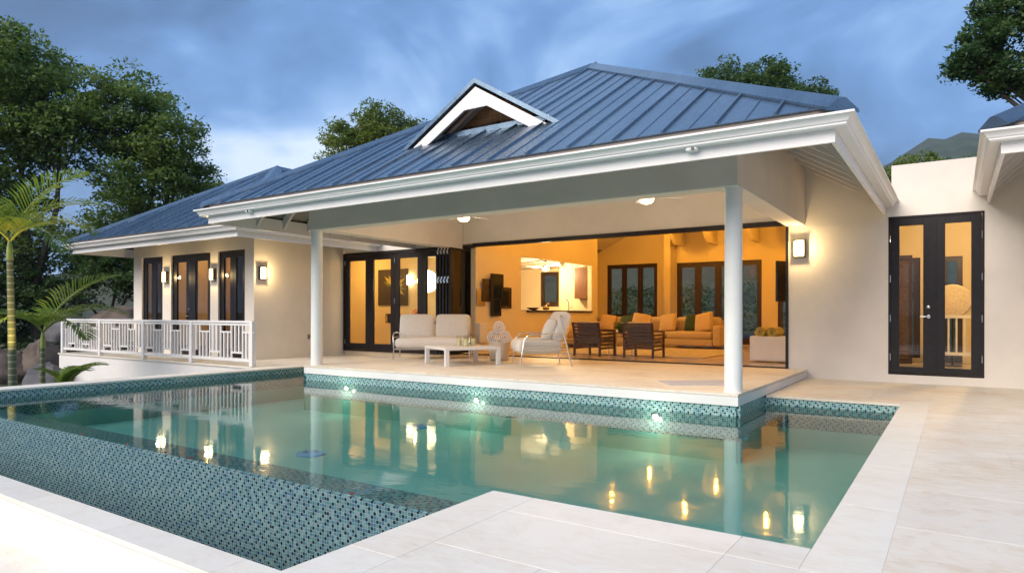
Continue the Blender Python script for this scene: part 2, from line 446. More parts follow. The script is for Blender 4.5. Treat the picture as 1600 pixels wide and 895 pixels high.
m = MB()
m.box(PR + .025, -4, -.75, 9, YW + .02, -.0024); m.box(DL + .02, -4, -.75, PR + .025, PNEAR - .025, -.0026); m.box(PXR + .01, PBACK + .025, -.75, PR + .025, YW + .02, -.0028)
deck = tag(m.build('pool_deck', joint), kind='structure')
CW = .305
for a, b in zip(cuts(PNEAR - CW, PBACK + CW, 1.22)[:-1], cuts(PNEAR - CW, PBACK + CW, 1.22)[1:]): slab(PR, a, PR + CW, b, 0, deck, trav_white, name='coping_slab')
for a, b in zip(cuts(DL + CW, PR, 1.22)[:-1], cuts(DL + CW, PR, 1.22)[1:]): slab(a, PNEAR - CW, b, PNEAR, 0, deck, trav_white, name='coping_slab')
for a, b in zip(cuts(-3.9, PNEAR, 1.22)[:-1], cuts(-3.9, PNEAR, 1.22)[1:]): slab(DL, a, DL + CW, b, 0, deck, trav_white, name='coping_slab')
for a, b in zip(cuts(PXR, PR, .8)[:-1], cuts(PXR, PR, .8)[1:]): slab(a, PBACK, b, PBACK + CW, 0, deck, trav, name='coping_slab')
pave(PR + CW, PNEAR - CW, 5.6, YW, 0, deck, trav, 1.22, .915)
pave(DL + CW, -1.2, 5.6, PNEAR - CW, 0, deck, trav_white, 1.22, .915)
pave(PXR, PBACK + CW, PR + CW, YW, 0, deck, trav, 1.22, .915)

outline = [(PL, INF), (DL, INF), (DL, PNEAR), (PR, PNEAR), (PR, PBACK), (PXR, PBACK), (PXR, PYF), (PXL, PYF), (PXL, PBACK), (PL, PBACK)]
basin = MB(); band = MB()
for k in range(1, 10):
    (x0, y0), (x1, y1) = outline[k], outline[(k + 1) % 10]
    d = Vector((x1 - x0, y1 - y0)); d.normalize(); nx, ny = d.y * .02, -d.x * .02      # wall set 20 mm back from the coping edge
    ztop = -.03 if k not in (5, 6, 7) else 0.0
    a, b = (x0 + nx - d.x * .02, y0 + ny - d.y * .02), (x1 + nx + d.x * .02, y1 + ny + d.y * .02)
    band.poly([(*a, -.42), (*a, ztop), (*b, ztop), (*b, -.42)][::-1])
    basin.poly([(*a, FZ), (*a, -.42), (*b, -.42), (*b, FZ)][::-1])
basin.poly([(PL - .1, INF + .2, FZ), (PR + .1, INF + .2, FZ), (PR + .1, PBACK + .1, FZ), (PL - .1, PBACK + .1, FZ)])
bo = tag(basin.build('pool_basin', plaster_mat), kind='structure')
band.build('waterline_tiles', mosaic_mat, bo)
m = MB(); wp = [(PL - .03, INF + .001), (DL - .002, INF + .001), (DL - .002, PNEAR + .015), (PR + .02, PNEAR + .015)]
m.poly([(PL - .03, INF, WZ), (DL + .02, INF, WZ), (DL + .02, PNEAR - .02, WZ), (PR + .02, PNEAR - .02, WZ), (PR + .02, PBACK + .02, WZ), (PXR + .02, PBACK + .02, WZ),
        (PXR + .02, PYF + .02, WZ), (PXL - .02, PYF + .02, WZ), (PXL - .02, PBACK + .02, WZ), (PL - .03, PBACK + .02, WZ)])
tag(m.build('pool_water', water_mat), kind='structure')

# infinity edge and its catch trough
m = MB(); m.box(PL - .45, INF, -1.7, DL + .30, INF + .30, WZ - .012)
tag(m.build('infinity_edge_wall', mosaic_dark), 'vanishing edge wall of blue and teal glass mosaic the pool spills over', 'pool wall')
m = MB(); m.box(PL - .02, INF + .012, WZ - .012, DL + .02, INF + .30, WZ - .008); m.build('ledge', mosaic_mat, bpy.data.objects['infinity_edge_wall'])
tw = thing('trough_wall', 'low white wall with stone coping below the mosaic vanishing edge', 'wall', (-9, 2.2, -1.7), world=True)
m = MB(); m.box(-18, 2.095, -1.7, DL + .05, 2.285, -.332); m.build('wall', white_wall, tw)
for a, b in zip(cuts(-18, DL + .05, 1.22)[:-1], cuts(-18, DL + .05, 1.22)[1:]): slab(a, 2.065, b, 2.307, -.30, tw, trav_white, name='coping_slab')
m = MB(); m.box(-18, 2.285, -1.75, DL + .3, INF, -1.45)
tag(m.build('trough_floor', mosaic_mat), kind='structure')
m = MB(); m.box(-18, -6, -1.2, DL + .01, 2.095, -.698)
lt = tag(m.build('lower_terrace', joint), kind='structure')
pave(-8.6, -.75, DL + .01, 2.094, -.69, lt, trav_white, 1.22, .95, th=.02)
# left end coping
lc = thing('pool_end_wall', 'white coping over a mosaic band closing the far end of the pool', 'pool wall', (-11.7, 6, -1.5), world=True)
m = MB(); m.box(-11.90, 1.6, -1.6, PL - .021, 9.7, -.032); m.build('wall', white_wall, lc)
for a, b in zip(cuts(1.6, 8.39, 1.22)[:-1], cuts(1.6, 8.39, 1.22)[1:]): slab(-11.95, a, PL, b, 0, lc, trav_white, name='coping_slab')

# walkway and balcony floor at the left
m = MB(); m.box(-21.05, 8.42, -1.3, PL - .03, YW, -.032); m.box(PL - .03, PBACK + .03, -1.3, PXL + .02, YW, -.0325)
bal = tag(m.build('balcony_base', white_wall), 'white rendered base wall carrying the balcony behind the pool', 'wall')
pave(-21.07, 8.39, PL, YW, 0, bal, trav_white, 1.22, .62, th=.031)
pave(PL, PBACK, PXL, YW, 0, bal, trav, 1.22, .62, th=.031)

# patio
m = MB(); m.box(PXL, PYF, 0.002, PXR, YW, PZ - .036)
patio = tag(m.build('patio_floor', white_wall, bevel=.006), kind='structure')
m = MB(); m.box(PXL + .012, PYF + .012, PZ - .036, PXR - .012, YW, PZ - .028); m.build('shadow_joint', joint, patio)
pave(PXL, PYF, PXR, YW - .02, PZ, patio, trav, 1.134, .735, th=.028)

# ------------------------------------------------------------------ roofs and eaves
def eave_sweep(mb, prof, xl, xr, yf, yb, sides='lfr'):
    """sweep an outline (outward offset, z) round the left, front and right eaves with mitred corners"""
    def ring(fn): return [fn(o, z) for o, z in prof]
    rings = []
    if 'l' in sides: rings.append(ring(lambda o, z: (xl - o, yb, z)))
    rings.append(ring(lambda o, z: (xl - o if 'l' in sides else xl, yf - o, z)))
    rings.append(ring(lambda o, z: (xr + o if 'r' in sides else xr, yf - o, z)))
    if 'r' in sides: rings.append(ring(lambda o, z: (xr + o, yb, z)))
    n = len(prof); i = len(mb.v)
    for r_ in rings: mb.v += r_
    for k in range(len(rings) - 1):
        for a in range(n):
            b = (a + 1) % n; mb.f.append((i + k * n + a, i + k * n + b, i + (k + 1) * n + b, i + (k + 1) * n + a))
    mb.f.append(tuple(i + a for a in range(n - 1, -1, -1))); mb.f.append(tuple(i + (len(rings) - 1) * n + a for a in range(n)))
    return mb
SLOPE = .587
def hip_roof(house, xl, xr, yf, yb, z0, slopes, dz=0.0, sides='lfr', pw=.6, yend=None):
    """xl..yb is the fascia rectangle; z0 the height of the roof sheet at the eave"""
    ov = .06; XL, XR, YF, YB = xl - ov, xr + ov, yf - ov, yb + ov; half = (XR - XL) / 2; xm = (XL + XR) / 2
    A, B = (xm, YF + half, z0 + half * SLOPE), (xm, YB - half, z0 + half * SLOPE)
    c = [(XL, YF, z0), (XR, YF, z0), (XR, YB, z0), (XL, YB, z0)]
    t = .07; i = 0; m = MB(); m.v = c + [A, B] + [(x, y, z - t) for x, y, z in c + [A, B]]
    m.f = [(0, 1, 4), (1, 2, 5, 4), (2, 3, 5), (3, 0, 4, 5), (6, 10, 7), (7, 10, 11, 8), (8, 11, 9), (9, 11, 10, 6), (0, 6, 7, 1), (1, 7, 8, 2), (2, 8, 9, 3), (3, 9, 6, 0)]
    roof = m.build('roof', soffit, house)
    org = {'f': ((XL, YF), (1, 0), (0, 1), XR - XL), 'r': ((XR, YF), (0, 1), (-1, 0), YB - YF), 'l': ((XL, YB), (0, -1), (1, 0), YB - YF)}
    k_ = math.sqrt(1 + SLOPE ** 2)
    for sname in slopes:
        (ox, oy), eu, ev, L = org[sname]
        n = Vector((-ev[0] * SLOPE, -ev[1] * SLOPE, 1)) / k_
        def P(u, v, h): return Vector((ox + u * eu[0] + v * ev[0], oy + u * eu[1] + v * ev[1], z0 + v * SLOPE)) + n * h
        d = lambda u: max(0.0, min(u, L - u, half))
        npan = max(1, round(L / pw)); pw_ = L / npan
        for k in range(npan):
            u0, u1 = k * pw_ + .002, (k + 1) * pw_ - .002
            us = [u0] + [u for u in (half, L - half) if u0 + .01 < u < u1 - .01] + [u1]
            us = sorted(set(us)); m = MB()
            out = [(u0, -.02), (u1, -.02)] + [(u, d(u)) for u in reversed(us)]
            top = [P(u, v, .014) for u, v in out]; bot = [P(u, v, .001) for u, v in out]; q = len(out)
            m.v = [tuple(p) for p in top + bot]; m.f = [tuple(range(q)), tuple(range(2 * q - 1, q - 1, -1))] + [(a, q + a, q + (a + 1) % q, (a + 1) % q) for a in range(q)]
            for u, wd, ht in ((k * pw_, .034, .042), ((u0 + u1) / 2, .022, .024)):
                dd = min(d(u - wd / 2), d(u + wd / 2))
                if dd > .15 and u > .05:
                    m.hexa([P(u - wd / 2, -.022, .012), P(u + wd / 2, -.022, .012), P(u + wd / 2, dd, .012), P(u - wd / 2, dd, .012),
                            P(u - wd / 4, -.022, ht), P(u + wd / 4, -.022, ht), P(u + wd / 4, dd, ht), P(u - wd / 4, dd, ht)])
            m.build('roof_panel', roof_mat, roof)
    for a, b in ((c[0], A), (c[1], A), (A, B), (c[2], B), (c[3], B)):
        a, b = Vector(a), Vector(b); d_ = (b - a).normalized(); x = d_.cross(Vector((0, 0, 1))).normalized(); up = Vector((0, 0, 1))
        hip = abs(d_.z) > .1; dr = .075 if hip else .10; m = MB()
        e = d_ * .05
        sec = lambda p: [p - x * .17 + up * (.055 - dr), p - x * .03 + up * .085, p + x * .03 + up * .085, p + x * .17 + up * (.055 - dr), p + x * .17 + up * (.025 - dr), p - x * .17 + up * (.025 - dr)]
        s0, s1 = sec(a + e * -.6), sec(b + e); i = 0; m.v = [tuple(p) for p in s0 + s1]
        m.f = [(5, 4, 3, 2, 1, 0), (6, 7, 8, 9, 10, 11)] + [(k, (k + 1) % 6, 6 + (k + 1) % 6, 6 + k) for k in range(6)]
        m.build('ridge_cap', roof_mat, roof)
    z = dz; yb = yend or yb
    eave_sweep(MB(), [(0, 2.752 + z), (0, 2.995 + z), (-.035, 2.995 + z), (-.035, 2.752 + z)], xl, xr, yf, yb, sides).build('fascia_board', white_paint, house)
    g = [(.002, 2.876), (.100, 2.876), (.112, 2.888), (.112, 2.903), (.126, 2.912), (.134, 2.936), (.156, 2.958), (.172, 2.966), (.185, 2.969), (.185, 2.990), (.170, 2.990), (.165, 2.972), (.125, 2.95), (.10, 2.895), (.02, 2.895), (.02, 2.988), (.002, 2.988)]
    eave_sweep(MB(), [(o, h + z) for o, h in g], xl, xr, yf, yb, sides).build('gutter', gutter_white, house, 35)
    eave_sweep(MB(), [(.0, 2.998 + z), (.040, 2.998 + z), (.046, 3.06 + z), (.0, 3.06 + z)], xl, xr, yf, yb, sides).build('drip_edge', drip_metal, house)
    return roof
def rafters(house, side, fixed, wall, a0, a1, z0, ends, step=.61, wd=.045):
    """fixed: fascia line, wall: the line the rafters run back to, ends: the two hip corners; z0 roof sheet height at the eave"""
    sg = 1 if wall > fixed else -1
    zr = lambda q: z0 + (abs(q - fixed) + .06) * SLOPE - .075
    a = a0
    while a < a1:
        run = min(abs(wall - fixed), a - ends[0] - .06, ends[1] - a - .06)
        if run > .34:
            f0 = fixed + sg * .037; we = fixed + sg * run; prof = [(f0, zr(f0)), (f0, 2.80 + z0 - 3.07), (f0 + sg * .28, zr(f0 + sg * .28) - .13), (we, zr(we) - .13), (we, zr(we))]
            m = MB(); m.prism(prof, 'x' if side == 'f' else 'y', a - wd / 2, a + wd / 2); m.build('rafter', white_trim, house)
        a += step
white_trim = plain('rafter_paint', (.70, .65, .60), .6, var=.05)

# ------------------------------------------------------------------ main pavilion
villa = thing('villa', 'wide cream villa under a blue metal hip roof, open living room behind its columned patio', 'house', (-6.15, 12.5, 0), world=True)
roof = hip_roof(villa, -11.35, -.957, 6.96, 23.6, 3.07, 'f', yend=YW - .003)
rafters(villa, 'f', 6.96, 8.2, -11.0, -1.2, 3.07, (-11.35, -.957))
rafters(villa, 'r', -.957, -2.2, 7.35, 12.4, 3.07, (6.96, 99))
rafters(villa, 'l', -11.35, -10.1, 7.35, 12.4, 3.07, (6.96, 99))
BT = 3.72
m = MB(); m.box(PXL, 8.20, 2.67, -2.198, 8.50, BT); m.build('front_beam', stucco, villa, bevel=.012)
m = MB(); m.box(-2.50, 8.502, 2.672, -2.198, YW - .002, BT); m.build('side_beam', stucco, villa, bevel=.012)
m = MB(); m.box(PXL, 8.502, 2.672, PXL + .30, YW - .002, BT); m.build('side_beam', stucco, villa, bevel=.012)
m = MB(); m.box(PXL + .302, 8.502, 3.50, -2.502, YW - .002, 3.54); m.build('patio_ceiling', ceil_paint, villa)
for x in (-2.285, -10.02):
    m = MB(); m.lathe([(.112, PZ), (.108, PZ + .02), (.106, 1.4), (.104, 2.6), (.112, 2.66), (.112, 2.672)], (x, 8.33, 0), 32); m.build('column', column_paint, villa, 40)
OPL, OPR, OPT = -9.50, -2.47, 2.785
m = MB(); m.box(PXL, YW, OPT, OPR, YW + .25, BT); m.build('header_wall', stucco, villa)
DX0, DX1, DZ0, DZ1 = -.922, .369, .135, 2.715
m = MB()
m.box(OPR, YW, -.3, DX0, YW + .25, 2.99); m.box(DX1, YW, -.3, 9, YW + .25, 2.99); m.box(DX0, YW, -.3, DX1, YW + .25, DZ0); m.box(DX0, YW, DZ1, DX1, YW + .25, 2.99)
m.build('front_wall', stucco, villa)
m = MB(); m.prism([(-2.5, 2.99), (-1.0, 2.99), (-1.0, 3.04), (-2.5, 3.90)], 'y', YW + .001, YW + .24); m.build('wall_top', stucco, villa)
m = MB(); m.box(-.88, YW, 2.99, 2.6, YW + .25, 3.555); m.build('parapet', stucco, villa)
# door track of the open front
m = MB(); m.box(OPL, YW - .03, OPT - .085, OPR, YW + .09, OPT - .001); m.build('door_track', bronze, villa)
m = MB(); m.box(OPL, YW - .03, PZ + .001, OPR, YW + .10, PZ + .022); m.build('door_sill', bronze, villa)
m = MB(); m.box(OPR - .045, YW - .028, PZ + .022, OPR - .001, YW + .10, OPT - .085); m.build('door_jamb', bronze, villa)
# gable vent on the front slope
DY, DXm, DHW, DBZ, DAZ = 8.20, -6.21, 1.57, 3.83, 4.77
dorm = MB(); zr = lambda y: 3.07 + (y - 6.90) * SLOPE
yr = 6.90 + (DAZ - 3.07) / SLOPE
for sg in (-1, 1):      # the two small roof planes, running back into the slope
    a = [(DXm, DY, DAZ), (DXm + sg * DHW, DY, DBZ), (DXm + sg * DHW, DY + .02, zr(DY + .02)), (DXm, yr + .05, DAZ)]
    b = [(x, y, z - .075) for x, y, z in a]
    dorm.hexa((a + b) if sg < 0 else (a[::-1] + b[::-1]))
dormer = dorm.build('gable_vent', roof_mat, villa)
sl = (DAZ - DBZ) / DHW
m = MB(); wb = .24      # white rake board
ins = [(DXm, DAZ - .13), (DXm + DHW - .22, DBZ + .0), (DXm + DHW - .52, DBZ + .0), (DXm + .22, DAZ - .46), (DXm - .22, DAZ - .46), (DXm - DHW + .52, DBZ), (DXm - DHW + .22, DBZ)]
m.prism([(x, z) for x, z in ins[:4]] + [(DXm, DAZ - .46)], 'y', DY + .03, DY + .07); m.prism([ins[0], (DXm, DAZ - .46), ins[4], ins[5], ins[6]], 'y', DY + .03, DY + .07)
m.build('rake_board', white_paint, dormer)
m = MB(); m.box(DXm - 1.22, 8.42, zr(8.42) - .05, DXm + 1.22, 8.44, zr(8.42) + .10); m.build('flashing', roof_mat, dormer)
wood_soffit = plain('cedar_soffit', (.46, .26, .13), .55, var=.25, scale=3, stretch=(8, 1, 1))
pale_wood = plain('pale_timber', (.50, .42, .36), .6, var=.15, scale=3, stretch=(1, 6, 1))
for k in range(6):      # cedar boards closing the vent
    z0, z1 = 4.0 + k * .115, 4.0 + (k + 1) * .115 - .008; hw = lambda z: max(.01, (DAZ - .10 - z) / sl)
    m = MB(); m.prism([(DXm - hw(z0), z0), (DXm + hw(z0), z0), (DXm + hw(z1), z1), (DXm - hw(z1), z1)], 'y', 8.80 + .004 * (k % 2), 8.83); m.build('vent_board', wood_soffit, dormer)
for sg in (-1, 1):
    for k in range(6):
        t0, t1 = .06 + k * .155, .06 + (k + 1) * .155 - .006
        q = lambda t, y: (DXm + sg * DHW * t, y, DAZ - .095 - (DAZ - DBZ) * t)
        m = MB(); m.poly([q(t0, DY + .07), q(t1, DY + .07), q(t1, 8.80), q(t0, 8.80)]); m.build('soffit_board', wood_soffit, dormer)
    m = MB(); m.beam((DXm + sg * .06, 8.62, DAZ - .20), (DXm + sg * (DHW - .35), 8.62, DBZ + .01), .06, .13, (0, 1, 0)); m.build('vent_rafter', pale_wood, dormer)

# rooms behind the open front
m = MB()
m.box(OPL - .12, YW + .25, .0, -2.35, 21.8, PZ - .008)
m.box(-17.2, YW + .02, -.2, OPL - .12, 21.8, PZ - .009)
floor_in = m.build('interior_floor', int_floor, villa)
m = MB(); m.box(-9.76, YW + .25, 3.875, -2.36, 22.0, 3.887); m.build('interior_ceiling', ceil_paint, villa)
m = MB(); m.prism([(-10.95, 3.31), (-9.755, 3.85), (-9.755, 3.87), (-10.95, 3.33)], 'y', 19.3, 22.0); m.build('interior_ceiling', ceil_paint, villa)
m = MB(); m.box(-17.2, YW + .25, 2.84, -10.951, 22.0, 2.858); m.box(-10.951, YW + .25, 2.84, -9.762, 19.2, 2.858); m.build('interior_ceiling', ceil_paint, villa)
BY = 21.8
def wall_with_openings(y, x0, x1, z0, z1, ops, th=.2):
    """a wall in an X-Z plane, cut by openings (x0, x1, z0, z1)"""
    m = MB(); x = x0
    for a, b, c, d in sorted(ops):
        if a > x: m.box(x, y, z0, a, y + th, z1)
        if c > z0: m.box(a, y, z0, b, y + th, c)
        if d < z1: m.box(a, y, d, b, y + th, z1)
        x = b
    if x < x1: m.box(x, y, z0, x1, y + th, z1)
    return m
back_ops = [(-13.3, -12.48, 1.41, 2.73), (-12.15, -11.5, 1.41, 2.73), (-10.48, -8.57, .95, 2.89), (-7.88, -5.1, PZ, 2.86), (-4.62, -3.3, .35, 2.3)]
wall_with_openings(BY, -17.2, -10.9, .0, 2.84, back_ops[:2]).build('back_wall', inner_wall, villa)
wall_with_openings(BY, -10.9, -2.36, .0, 3.875, back_ops[2:]).build('back_wall', inner_wall, villa)
m = MB(); m.box(-2.45, YW + .25, 0, -2.36, BY, 3.875); m.box(-17.2, YW + .02, 0, -17.0, BY, 2.84); m.build('end_wall', inner_wall, villa)
m = MB(); m.box(LW - .14, YW + .251, .1, LW, 14.78, 3.875); m.box(LW - .14, 14.78, .1, LW, 18.9, 1.21); m.box(LW - .14, 14.78, 2.66, LW, 18.9, 3.875); m.box(LW - .14, 18.9, .1, LW, 19.3, 3.875); m.box(-10.95, 19.3, .1, -10.85, BY, 3.36); m.prism([(-10.95, .1), (LW - .141, .1), (LW - .141, 3.81), (-10.95, 3.31)], 'y', 19.2, 19.3)
m.build('partition_wall', inner_wall, villa)
m = MB(); m.box(-17.0, 14.85, .1, LW - .141, 15.0, 2.84); m.build('partition_wall', inner_wall, villa)
m = MB(); m.box(-8.12, 21.25, PZ, -7.90, BY - .002, 3.875); m.build('wall_pier', inner_wall, villa)
for x in (-7.65, -6.55, -5.2, -4.1):
    m = MB(); m.prism([(20.6, 3.875), (20.6, 3.70), (21.0, 3.40), (BY - .002, 3.40), (BY - .002, 3.875)], 'x', x - .06, x + .06); m.build('ceiling_bracket', inner_wall, villa)

def window(parent, x0, x1, z0, z1, y, frame_mat, nleaf=1, fr=.09, depth=.08, name='window', pane_mat=None):
    """framed leaves filling an opening in a wall that faces -Y"""
    m = MB(); e = .045
    m.box(x0, y, z0, x0 + e, y + depth, z1); m.box(x1 - e, y, z0, x1, y + depth, z1); m.box(x0 + e, y, z1 - e, x1 - e, y + depth, z1); m.box(x0 + e, y, z0, x1 - e, y + depth, z0 + e)
    wd = m.build(name, frame_mat, parent); lw = (x1 - x0 - 2 * e) / nleaf
    for k in range(nleaf):
        a, b = x0 + e + k * lw + .003, x0 + e + (k + 1) * lw - .003; c, d = z0 + e + .003, z1 - e - .003; yy = y + .012
        m = MB(); m.box(a, yy, c, a + fr, yy + .05, d); m.box(b - fr, yy, c, b, yy + .05, d); m.box(a + fr, yy, d - fr, b - fr, yy + .05, d); m.box(a + fr, yy, c, b - fr, yy + .05, c + fr * 1.35)
        m.build('sash', frame_mat, wd)
        m = MB(); m.box(a + fr - .004, yy + .02, c + fr * 1.35 - .004, b - fr + .004, yy + .028, d - fr + .004); m.build('pane', pane_mat or pane, wd)
    return wd
window(villa, -13.3, -12.48, 1.41, 2.73, BY + .05, brown_frame, 1); window(villa, -12.15, -11.5, 1.41, 2.73, BY + .05, brown_frame, 1)
window(villa, -10.48, -8.57, .95, 2.89, BY + .05, brown_frame, 3); window(villa, -7.88, -5.1, PZ, 2.86, BY + .05, brown_frame, 4, .11, name='glass_door'); window(villa, -4.62, -3.3, .35, 2.3, BY + .05, brown_frame, 2)

# double door in the front wall
fd = MB(); e = .03
fd.box(DX0, YW - .006, DZ0, DX0 + e, YW + .12, DZ1); fd.box(DX1 - e, YW - .006, DZ0, DX1, YW + .12, DZ1); fd.box(DX0 + e, YW - .006, DZ1 - e, DX1 - e, YW + .12, DZ1); fd.box(DX0 + e, YW - .006, DZ0, DX1 - e, YW + .12, DZ0 + .025)
fdo = fd.build('french_door', bronze, villa)
mid = (DX0 + DX1) / 2
for k, (a, b) in enumerate(((DX0 + e + .003, mid - .003), (mid + .003, DX1 - e - .003))):
    c, d, yy = DZ0 + .03, DZ1 - e - .003, YW + .006; sl_, sr = (.125, .155) if k == 0 else (.135, .135)
    m = MB(); m.box(a, yy, c, a + sl_, yy + .05, d); m.box(b - sr, yy, c, b, yy + .05, d); m.box(a + sl_, yy, d - .12, b - sr, yy + .05, d); m.box(a + sl_, yy, c, b - sr, yy + .05, c + .10)
    m.build('door_leaf', bronze, fdo, bevel=.003)
    m = MB(); m.box(a + sl_ - .004, yy + .02, c + .096, b - sr + .004, yy + .03, d - .116); m.build('pane', pane, fdo)
    hx = a - .004 if k == 0 else b + .004
    for z in (.42, 1.05, 1.70, 2.35):
        m = MB(); m.tube([(hx, YW - .010, z - .055), (hx, YW - .010, z + .055)], .008, 8); m.build('hinge', steel, fdo, 40)
m = MB(); m.box(mid - .012, YW - .008, DZ0 + .03, mid + .022, YW + .006, DZ1 - e - .003); m.build('astragal', bronze, fdo)
m = MB(); m.tube([(mid - .085, YW + .006, 1.08), (mid - .085, YW - .05, 1.08), (mid - .10, YW - .055, 1.08), (mid - .20, YW - .05, 1.08)], [.013, .011, .011, .009], 10); m.lathe([(.027, 0), (.027, .012), (.01, .014)], (0, 0, 0), 16)
for q in range(len(m.v) - 48, len(m.v)):
    x, y, z = m.v[q]; m.v[q] = (mid - .085 + x, YW + .006 - z, 1.08 + y)
m.build('door_handle', steel, fdo, 40)
m = MB(); m.lathe([(.025, 0), (.025, .012), (.014, .02)], (0, 0, 0), 16); m.v = [(mid - .085 + x, YW + .006 - z, 1.235 + y) for x, y, z in m.v]; m.build('lock', steel, fdo, 40)

# folding doors left of the opening
FX0, FX1, FZT = -13.94, -10.20, 2.735
bf = MB(); bf.box(FX0, YW - .03, FZT - .05, OPL, YW + .09, FZT + .02); bf.box(FX0, YW - .03, PZ - .03, OPL, YW + .09, PZ + .02); bf.box(FX0, YW - .03, PZ + .02, FX0 + .05, YW + .09, FZT - .05)
bfo = bf.build('folding_door', bronze, villa)
lw = .925
for k in range(4):
    a, b = FX0 + .055 + k * lw, FX0 + .055 + (k + 1) * lw - .006; c, d, yy = PZ + .025, FZT - .055, YW
    m = MB(); fr = .145; m.box(a, yy, c, a + fr, yy + .055, d); m.box(b - fr, yy, c, b, yy + .055, d); m.box(a + fr, yy, d - .14, b - fr, yy + .055, d); m.box(a + fr, yy, c, b - fr, yy + .055, c + .15)
    m.build('door_leaf', bronze, bfo, bevel=.004)
    m = MB(); m.box(a + fr - .004, yy + .024, c + .146, b - fr + .004, yy + .032, d - .136); m.build('pane', pane, bfo)
for x, zs in ((FX0 + .052 + lw * 2, (.36, 1.45, 2.5)), (FX0 + .052, (.36, 2.5))):
    for z in zs:
        m = MB(); m.tube([(x, YW - .012, z - .06), (x, YW - .012, z + .06)], .009, 8); m.build('hinge', steel, bfo, 40)
for k in range(5):      # the folded stack at the corner
    x = -10.27 + k * .098; y0, y1, c, d = 12.06, 12.96, PZ + .03, OPT - .02
    m = MB(); m.box(x, y0, c, x + .058, y0 + .13, d); m.box(x, y1 - .13, c, x + .058, y1, d); m.box(x, y0 + .13, d - .14, x + .058, y1 - .13, d); m.box(x, y0 + .13, c, x + .058, y1 - .13, c + .15)
    lf = m.build('folded_leaf', bronze, bfo, bevel=.004)
    m = MB(); m.box(x + .025, y0 + .126, c + .146, x + .033, y1 - .126, d - .136); m.build('pane', dark_pane, lf)
    if k < 4:
        for z in (.98, 1.92, 2.60):
            for s in (-1, 1):
                m = MB(); m.obox((x + .078 + .010 * s, 12.052, z + .035 * s), (.020, .006, .045), 0, 0, .5 * s); m.build('hinge', chrome, lf)
m = MB(); m.box(FX0, YW, FZT + .02, PXL, YW + .25, 2.86); m.build('header_wall', stucco, villa)
m = MB(); m.box(-14.4, YW + .02, 2.862, -11.0, 22, 3.06); m.box(-11.0, YW + .02, 2.862, -10.4, 19.15, 3.06); m.build('flat_roof', white_wall, villa)

# ------------------------------------------------------------------ left wing
wing = thing('left_wing', 'lower bedroom wing behind the white balustrade with three dark glazed doors', 'house', (-16.5, 11, 0), world=True)
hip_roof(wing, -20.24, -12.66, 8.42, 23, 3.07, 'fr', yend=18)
rafters(wing, 'f', 8.42, 9.72, -19.9, -12.9, 3.07, (-20.24, -12.66)); rafters(wing, 'r', -12.66, -13.95, 8.9, 12.6, 3.07, (8.42, 99)); rafters(wing, 'l', -20.24, -19.56, 8.9, 12.6, 3.07, (8.42, 99), 1.22)
WY = 9.72; WT = 2.68
A_, B_, C_ = (-19.12, -18.02), (-17.60, -15.76), (-15.42, -14.31)
wall_with_openings(WY, -19.56, -13.95, 0, 3.5, [(a, b, .03, WT) for a, b in (A_, B_, C_)], .22).build('front_wall', stucco, wing)
m = MB(); m.box(-14.17, WY + .22, 0, -13.95, YW - .002, 3.5); m.build('side_wall', stucco, wing)
m = MB(); m.box(-19.56, WY + .22, 0, -19.34, 14.6, 3.5); m.build('side_wall', stucco, wing)
m = MB(); m.box(-19.34, 12.4, .02, -14.17, 12.5, 3.2); m.build('inner_wall', inner_wall, wing)
m = MB(); m.box(-19.34, WY + .22, 3.1, -14.17, 12.4, 3.16); m.build('room_ceiling', ceil_paint, wing)
m = MB(); m.box(-13.955, WY + .05, .0, -13.935, YW - .002, .10); m.build('skirting', stucco, wing)
for (a, b) in (A_, C_): window(wing, a, b, .03, WT, WY + .04, bronze, 2, .12, name='glass_door')
bw = window(wing, *B_, .03, WT, WY + .04, bronze, 2, .15, name='french_door')
m = MB(); xm = sum(B_) / 2; m.tube([(xm - .09, WY + .05, 1.05), (xm - .09, WY, 1.05), (xm - .20, WY, 1.05)], .012, 8); m.lathe([(.02, 0), (.02, .03)], (xm - .09, WY + .03, 1.22), 10); m.build('door_handle', steel, bw, 40)

# ------------------------------------------------------------------ right wing eave
rw = thing('right_wing', 'corner of a neighbouring white eave with exposed rafters beyond the double door', 'house', (5, 14, 0), world=True)
hip_roof(rw, .40, 9.0, 8.76, 20, 3.14, 'f', .07, 'lf', yend=YW - .003)
rafters(rw, 'l', .40, 1.85, 9.2, 12.45, 3.14, (8.76, 99)); rafters(rw, 'f', 8.76, 10.3, 2.2, 6, 3.14, (.40, 9))
m = MB(); m.box(1.86, 10.3, 0, 9, YW - .01, 3.9); m.build('wall', stucco, rw)

